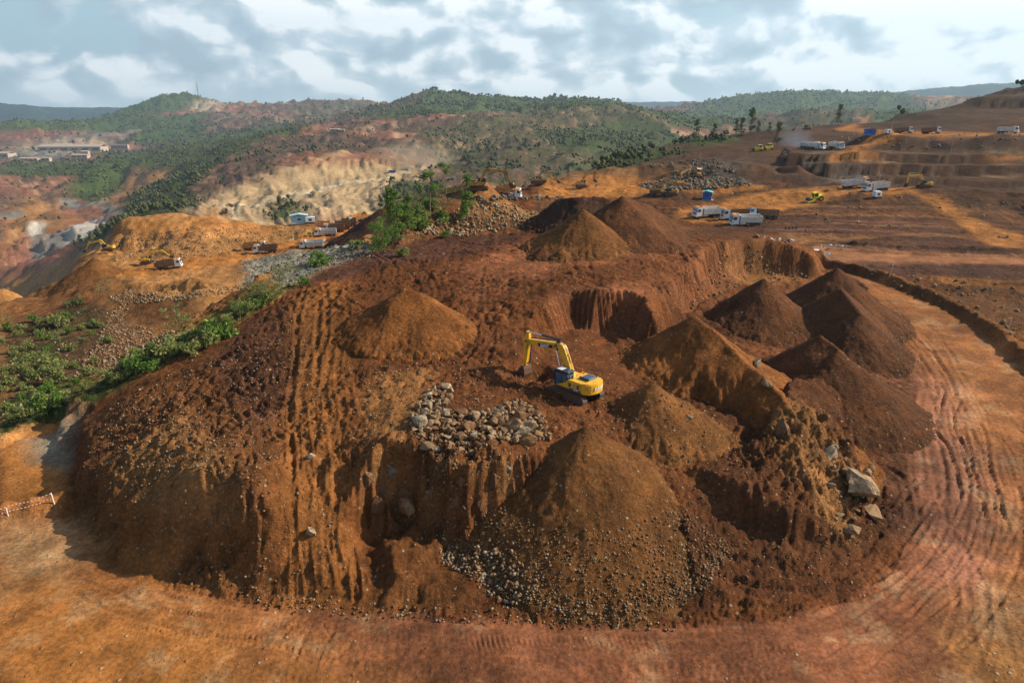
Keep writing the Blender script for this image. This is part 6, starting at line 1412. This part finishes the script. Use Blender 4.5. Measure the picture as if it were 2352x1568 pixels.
def pickup(x, y, head, label):
    e = root('pickup_truck', 0, 0, head, label, 'pickup', xy=(x, y), L=1.6)
    b = part('body', lambda bm: (prism(bm, [(2.6, .5), (2.65, .95), (1.2, 1.1), (-.6, 1.1), (-.6, .5)], -.9, .9, .05), box(bm, -2.6, -.6, -.9, -.82, .5, 1.15), box(bm, -2.6, -.6, .82, .9, .5, 1.15), box(bm, -2.62, -2.55, -.9, .9, .5, 1.15), box(bm, -2.6, -.6, -.819, .819, .5, .62)), WHT, e)
    c = part('cabin', lambda bm: prism(bm, [(1.25, 1.08), (.6, 1.72), (-.45, 1.75), (-.62, 1.08)], -.8, .8, .05), WHT, e)
    part('window', lambda bm: ([prism(bm, [(1.0, 1.14), (.55, 1.62), (-.4, 1.64), (-.5, 1.14)], y, y + .01) for y in (.802, -.812)], prism(bm, [(1.26, 1.12), (.66, 1.68), (.68, 1.70), (1.28, 1.14)], -.7, .7)), GLASS, c)
    part('bed_liner', lambda bm: box(bm, -2.54, -.61, -.81, .81, .62, .64), CLOTH, b)
    for x in (1.7, -1.7):
        for s_ in (1, -1):
            wl = part('wheel', lambda bm: cyl(bm, (x, s_ * .92, .38), (x, s_ * .68, .38), .38, 16), TYRE, e); part('rim', lambda bm: cyl(bm, (x, s_ * .93, .38), (x, s_ * .85, .38), .2, 8), LAMP, wl)
pickup(*on_z(1873, 591, 4.1), 160, 'white pickup with open dark bed, half hidden by the pit rim')

# ------------------------------------------------------------------ people
def person(u, v, head, label, vest=GREENP, arm=0.15):
    e = root('person', u, v, head, label, 'person', 'workers in vests', tilt=False)
    J = dict(pel=(0, 0, .95, .14), che=(0, 0, 1.35, .16), nk=(0, 0, 1.5, .06), hd=(.02, 0, 1.66, .1), top=(.01, 0, 1.74, .08), ls=(0, .19, 1.42, .06), le=(.02, .27, 1.15, .045), lh=(.08 + arm, .25, .9, .035), rs=(0, -.19, 1.42, .06), re=(.02, -.27, 1.15, .045), rh=(.08, -.25, .9, .035),
             lk=(.02, .11, .5, .065), la=(-.02, .13, .08, .05), lt=(.14, .14, .04, .04), rk=(.02, -.11, .5, .065), ra=(.0, -.13, .08, .05), rt=(.16, -.14, .04, .04))
    K = list(J); Eg = [('pel', 'che'), ('che', 'nk'), ('nk', 'hd'), ('hd', 'top'), ('che', 'ls'), ('ls', 'le'), ('le', 'lh'), ('che', 'rs'), ('rs', 're'), ('re', 'rh'), ('pel', 'lk'), ('lk', 'la'), ('la', 'lt'), ('pel', 'rk'), ('rk', 'ra'), ('ra', 'rt')]
    me = bpy.data.meshes.new('body'); me.from_pydata([J[k][:3] for k in K], [(K.index(a), K.index(b)) for a, b in Eg], [])
    o = bpy.data.objects.new('body', me); COL.objects.link(o); o.modifiers.new('skin', 'SKIN')
    for k, d in zip(K, me.skin_vertices[0].data): d.radius = (J[k][3],) * 2; d.use_root = (k == 'pel')
    o.modifiers.new('sub', 'SUBSURF').levels = 1; bpy.context.view_layer.update()
    m2 = bpy.data.meshes.new_from_object(o.evaluated_get(bpy.context.evaluated_depsgraph_get())); bpy.data.objects.remove(o)
    m2.materials.clear(); m2.materials.append(CLOTH); m2.materials.append(SKIN)
    for p in m2.polygons: p.material_index = 1 if p.center.z > 1.5 else 0; p.use_smooth = True
    m2.name = 'body'; o = link('body', m2, None, e)
    part('vest', lambda bm: (prism(bm, [(-.17, .92), (.17, .92), (.19, 1.35), (.1, 1.5), (-.1, 1.5), (-.19, 1.35)], -.2, .2, .04)), vest, e)
    part('hard_hat', lambda bm: (cyl(bm, (.01, 0, 1.70), (.01, 0, 1.84), .14, 10, .07), cyl(bm, (.04, 0, 1.69), (.04, 0, 1.71), .17, 10)), ROLY, e)
    part('trousers', lambda bm: None or [cyl(bm, (.0, s_ * .07, .93), (.01, s_ * .12, .12), .1, 8, .075) for s_ in (1, -1)], SIGNW if vest is GREENP and arm < .1 else CLOTH, e)
person(673.5, 553.5, 200, 'worker in green vest and pale trousers alone on the left ledge road', arm=.05); person(710, 543, 20, 'worker in green vest, left of the three by the queue head', arm=.2); person(714, 544, 180, 'worker in green vest, middle of the three by the queue head', arm=.25)
person(720, 545, 180, 'worker in dark clothes, right of the three by the queue head', CLOTH); person(1369, 430, 90, 'worker in pale clothes right of the raised-arm excavator', SIGNW)

# ------------------------------------------------------------------ barrier at the road end, tapes
def barrier():
    a = Vector(hit(126, 1158)); b = Vector(hit(-70, 1215))
    e = root('tape_barrier', 0, 0, 0, 'red and white striped tape strung from a wooden post at the lower left', 'barrier', xy=(a.x, a.y), z=a.z, tilt=False)
    d = b - a
    part('post', lambda bm: cyl(bm, (0, 0, -.2), (-.15, .05, 1.15), .045, 6), SIGNW, e); part('post', lambda bm: cyl(bm, (d.x, d.y, d.z - .2), (d.x, d.y, d.z + 1.1), .045, 6), SIGNW, e)
    part('post', lambda bm: cyl(bm, (d.x * .55, d.y * .55, d.z * .55 - .2), (d.x * .55, d.y * .55, d.z * .55 + 1.0), .04, 6), SIGNW, e)
    for k, hh in enumerate((1.08, .6)):
        n = 44; tp_ = [Vector((d.x * t - .13 * (1 - t), d.y * t, d.z * t + hh - .12 * math.sin(PI * t * 2) ** 2)) for t in [i / n for i in range(n + 1)]]
        for nm, par, mt in (('white_tape', 0, SIGNW), ('red_tape', 1, RED)):
            part(nm, lambda bm: [bm.faces.new([bm.verts.new(q) for q in (tp_[i] + Vector((0, 0, .035)), tp_[i + 1] + Vector((0, 0, .035)), tp_[i + 1] - Vector((0, 0, .035)), tp_[i] - Vector((0, 0, .035)))]) for i in range(par, n, 2)], mt, e)
barrier()
TAPE = plain('tape', (.55, .70, .42), .6)
for i, (u, v, lab) in enumerate([(1362, 1290, 'small crossed strip of pale tape on the largest cone'), (1640, 1130 - 0, ''), (1560, 0, ''), (1838, 870, '')]):
    pass
def ribbon(u, v, z, lab, ln=.55, cross=False):
    x, y = on_z(u, v, z)[:2]; z = pile_z(x, y)
    def f(bm):
        for a in ((.4, 2.0) if cross else (1.2,)):
            p = [Vector((math.cos(a) * t * ln + .06 * math.sin(t * 9), math.sin(a) * t * ln, .06 + .05 * math.cos(t * 7) + t * ln * .4)) for t in (-.5, -.25, 0, .25, .5)]
            for q, r in zip(p[:-1], p[1:]): bm.faces.new([bm.verts.new(w_) for w_ in (q, r, r + Vector((.02, -.02, .07)), q + Vector((.02, -.02, .07)))])
    o = part('ribbon', f, TAPE, None); o.location = (x, y, z); tag(o, lab, 'ribbon')
ribbon(1362, 1290, 2.6, 'small crossed strip of pale tape on the front of the largest cone', .6, True); ribbon(1832, 758, 5, 'greenish ribbon low on the cone below the pit end wall'); ribbon(1890 + 64, 0 + 890, 3.6, 'pale ribbon on the flank of the cone right of the long ridge'); ribbon(1763, 825, 4.6, 'ribbon at the upper right edge of the long ridge pile'); ribbon(2048, 780, 3.8, 'ribbon on the road side of the rear right pile')
ribbon(2040, 905, 2.4, 'ribbon at the foot of the right row beside the haul road')

# ------------------------------------------------------------------ works buildings and the mast, far off
def works(u, v, w, d, h, head, label, roof=WHT_D, wall=WHT_D, bays=6, pitch=.12):
    e = root('works_building', u, v, head, label, 'building', 'works buildings in the valley', tilt=False, lift=-1)
    wl = part('wall', lambda bm: box(bm, -w / 2, w / 2, -d / 2, d / 2, 0, h + 1), wall, e)
    part('roof', lambda bm: plateroof(bm, w, d, h, pitch), roof, e)
    for i in range(bays):
        x = -w / 2 + w * (i + .5) / bays; part('window', lambda bm: box(bm, x - w / bays * .3, x + w / bays * .3, -d / 2 - .12, -d / 2 - .02, 1 + h * .35, 1 + h * .7), DGREY, wl)
def plateroof(bm, w, d, h, pitch):
    z0 = h + 1.02; P = [(-d / 2 - 1, z0), (0, z0 + d * pitch), (d / 2 + 1, z0), (d / 2 + 1, z0 + .6), (0, z0 + d * pitch + .6), (-d / 2 - 1, z0 + .6)]
    a = [bm.verts.new((-w / 2 - 1, y, z)) for y, z in P]; b = [bm.verts.new((w / 2 + 1, y, z)) for y, z in P]; n = len(P)
    fs = [bm.faces.new(a), bm.faces.new(b[::-1])] + [bm.faces.new((a[i], b[i], b[(i + 1) % n], a[(i + 1) % n])) for i in range(n)]; bmesh.ops.recalc_face_normals(bm, faces=fs)
works(170, 347, 190, 50, 14, 2, 'longest white-roofed works shed in the left valley'); works(148, 339, 60, 24, 10, 2, 'low works building behind the longest shed'); works(222, 342, 40, 20, 12, 5, 'small works block at the right end of the longest shed', bays=3)
works(277, 344, 55, 12, 16, 0, 'row of white containers right of the long works shed', bays=7, pitch=.02); works(8, 362, 60, 30, 12, -10, 'white-roofed shed at the left frame edge of the valley', bays=3); works(70, 371, 45, 20, 8, 5, 'low white building among trees left in the valley', bays=4)
works(186, 363, 40, 20, 8, 8, 'white building among trees below the long shed', bays=3); works(198, 360, 18, 14, 14, 8, 'small taller white house beside the building among trees', bays=2); works(108, 370, 20, 14, 8, 3, 'small white hut between the valley trees', bays=2); works(770, 303, 16, 8, 4, 3, 'white shed on the plum-coloured hill, left one', bays=2); works(785, 304, 10, 6, 4, 3, 'white shed on the plum-coloured hill, right one', bays=2)
def radio_mast(u, v, h):
    e = root('radio_mast', u, v, 0, 'tall thin lattice radio mast on the dark hilltop at the left', 'radio mast', tilt=False)
    def f(bm):
        n = 12
        for i in range(n):
            z0, z1 = h * i / n, h * (i + 1) / n; r0, r1 = 3.2 * (1 - i / n * .8), 3.2 * (1 - (i + 1) / n * .8)
            for k in range(3):
                a, b = k * 2.094, (k + 1) * 2.094; p0 = (r0 * math.cos(a), r0 * math.sin(a), z0); p1 = (r1 * math.cos(a), r1 * math.sin(a), z1); q1 = (r1 * math.cos(b), r1 * math.sin(b), z1)
                limb(bm, p0, p1, .5, .5, 4); limb(bm, p0, q1, .25, .25, 3)
    part('lattice', f, DGREY, e); part('antenna', lambda bm: cyl(bm, (0, 0, h), (0, 0, h + 12), .3, 5), DGREY, e)
radio_mast(456, 226, 78)
# ------------------------------------------------------------------ air
def volume_box(name, lo, hi, dens, col, aniso=.3):
    bm = bmesh.new(); box(bm, lo[0], hi[0], lo[1], hi[1], lo[2], hi[2]); me = bpy.data.meshes.new(name); bm.to_mesh(me); bm.free()
    M = bpy.data.materials.new(name); M.use_nodes = True; n = NT(M.node_tree); n.n.clear()
    v = n.add('ShaderNodeVolumePrincipled', ins={'Color': col + (1,), 'Density': dens, 'Anisotropy': aniso}); n.add('ShaderNodeOutputMaterial', ins={1: v.outputs[0]})
    o = link(name, me, M); o['kind'] = 'stuff'; o['label'] = 'pale thin haze over the whole valley'; return o
volume_box('haze', (-14300, -14300, float(ZZ.min()) - 2), (14300, 14300, float(ZZ.max()) + 12), 0.000090, (.52, .75, 1.0), .2)

def cloudlet(name, c, rad, dens, col, label, sc):
    bm = bmesh.new(); bmesh.ops.create_icosphere(bm, subdivisions=3, radius=1.0); me = bpy.data.meshes.new(name); bm.to_mesh(me); bm.free()
    M = bpy.data.materials.new(name); M.use_nodes = True; n = NT(M.node_tree); n.n.clear()
    p = n.add('ShaderNodeTexCoord').outputs['Object']; ln = n.add('ShaderNodeVectorMath', operation='LENGTH', ins={0: p}).outputs['Value']
    d = n.math('MULTIPLY', n.rng(n.math('ADD', ln, n.math('MULTIPLY', n.math('SUBTRACT', n.noise(p, sc, 5, .6), .5), 1.5)), .25, .85, 1, 0), dens)
    d = n.math('MULTIPLY', d, n.rng(ln, .75, .98, 1, 0))
    v = n.add('ShaderNodeVolumePrincipled', ins={'Color': col + (1,), 'Density': d, 'Anisotropy': .2}); n.add('ShaderNodeOutputMaterial', ins={1: v.outputs[0]})
    o = link(name, me, M); o.location = c; o.scale = rad; o['kind'] = 'stuff'; o['label'] = label
x_, y_, z_ = hit(1812, 338); cloudlet('smoke', (x_ + 3, y_, z_ + 3), (12, 5, 7), .05, (.55, .72, 1.0), 'thin bluish smoke rising below the far dark slope', 1.6)
x_, y_, z_ = hit(960, 388); cloudlet('dust', (x_, y_, z_ + 14), (75, 30, 26), .022, (1.0, .86, .66), 'pale dust raised by trucks on the far slope road', 1.5)
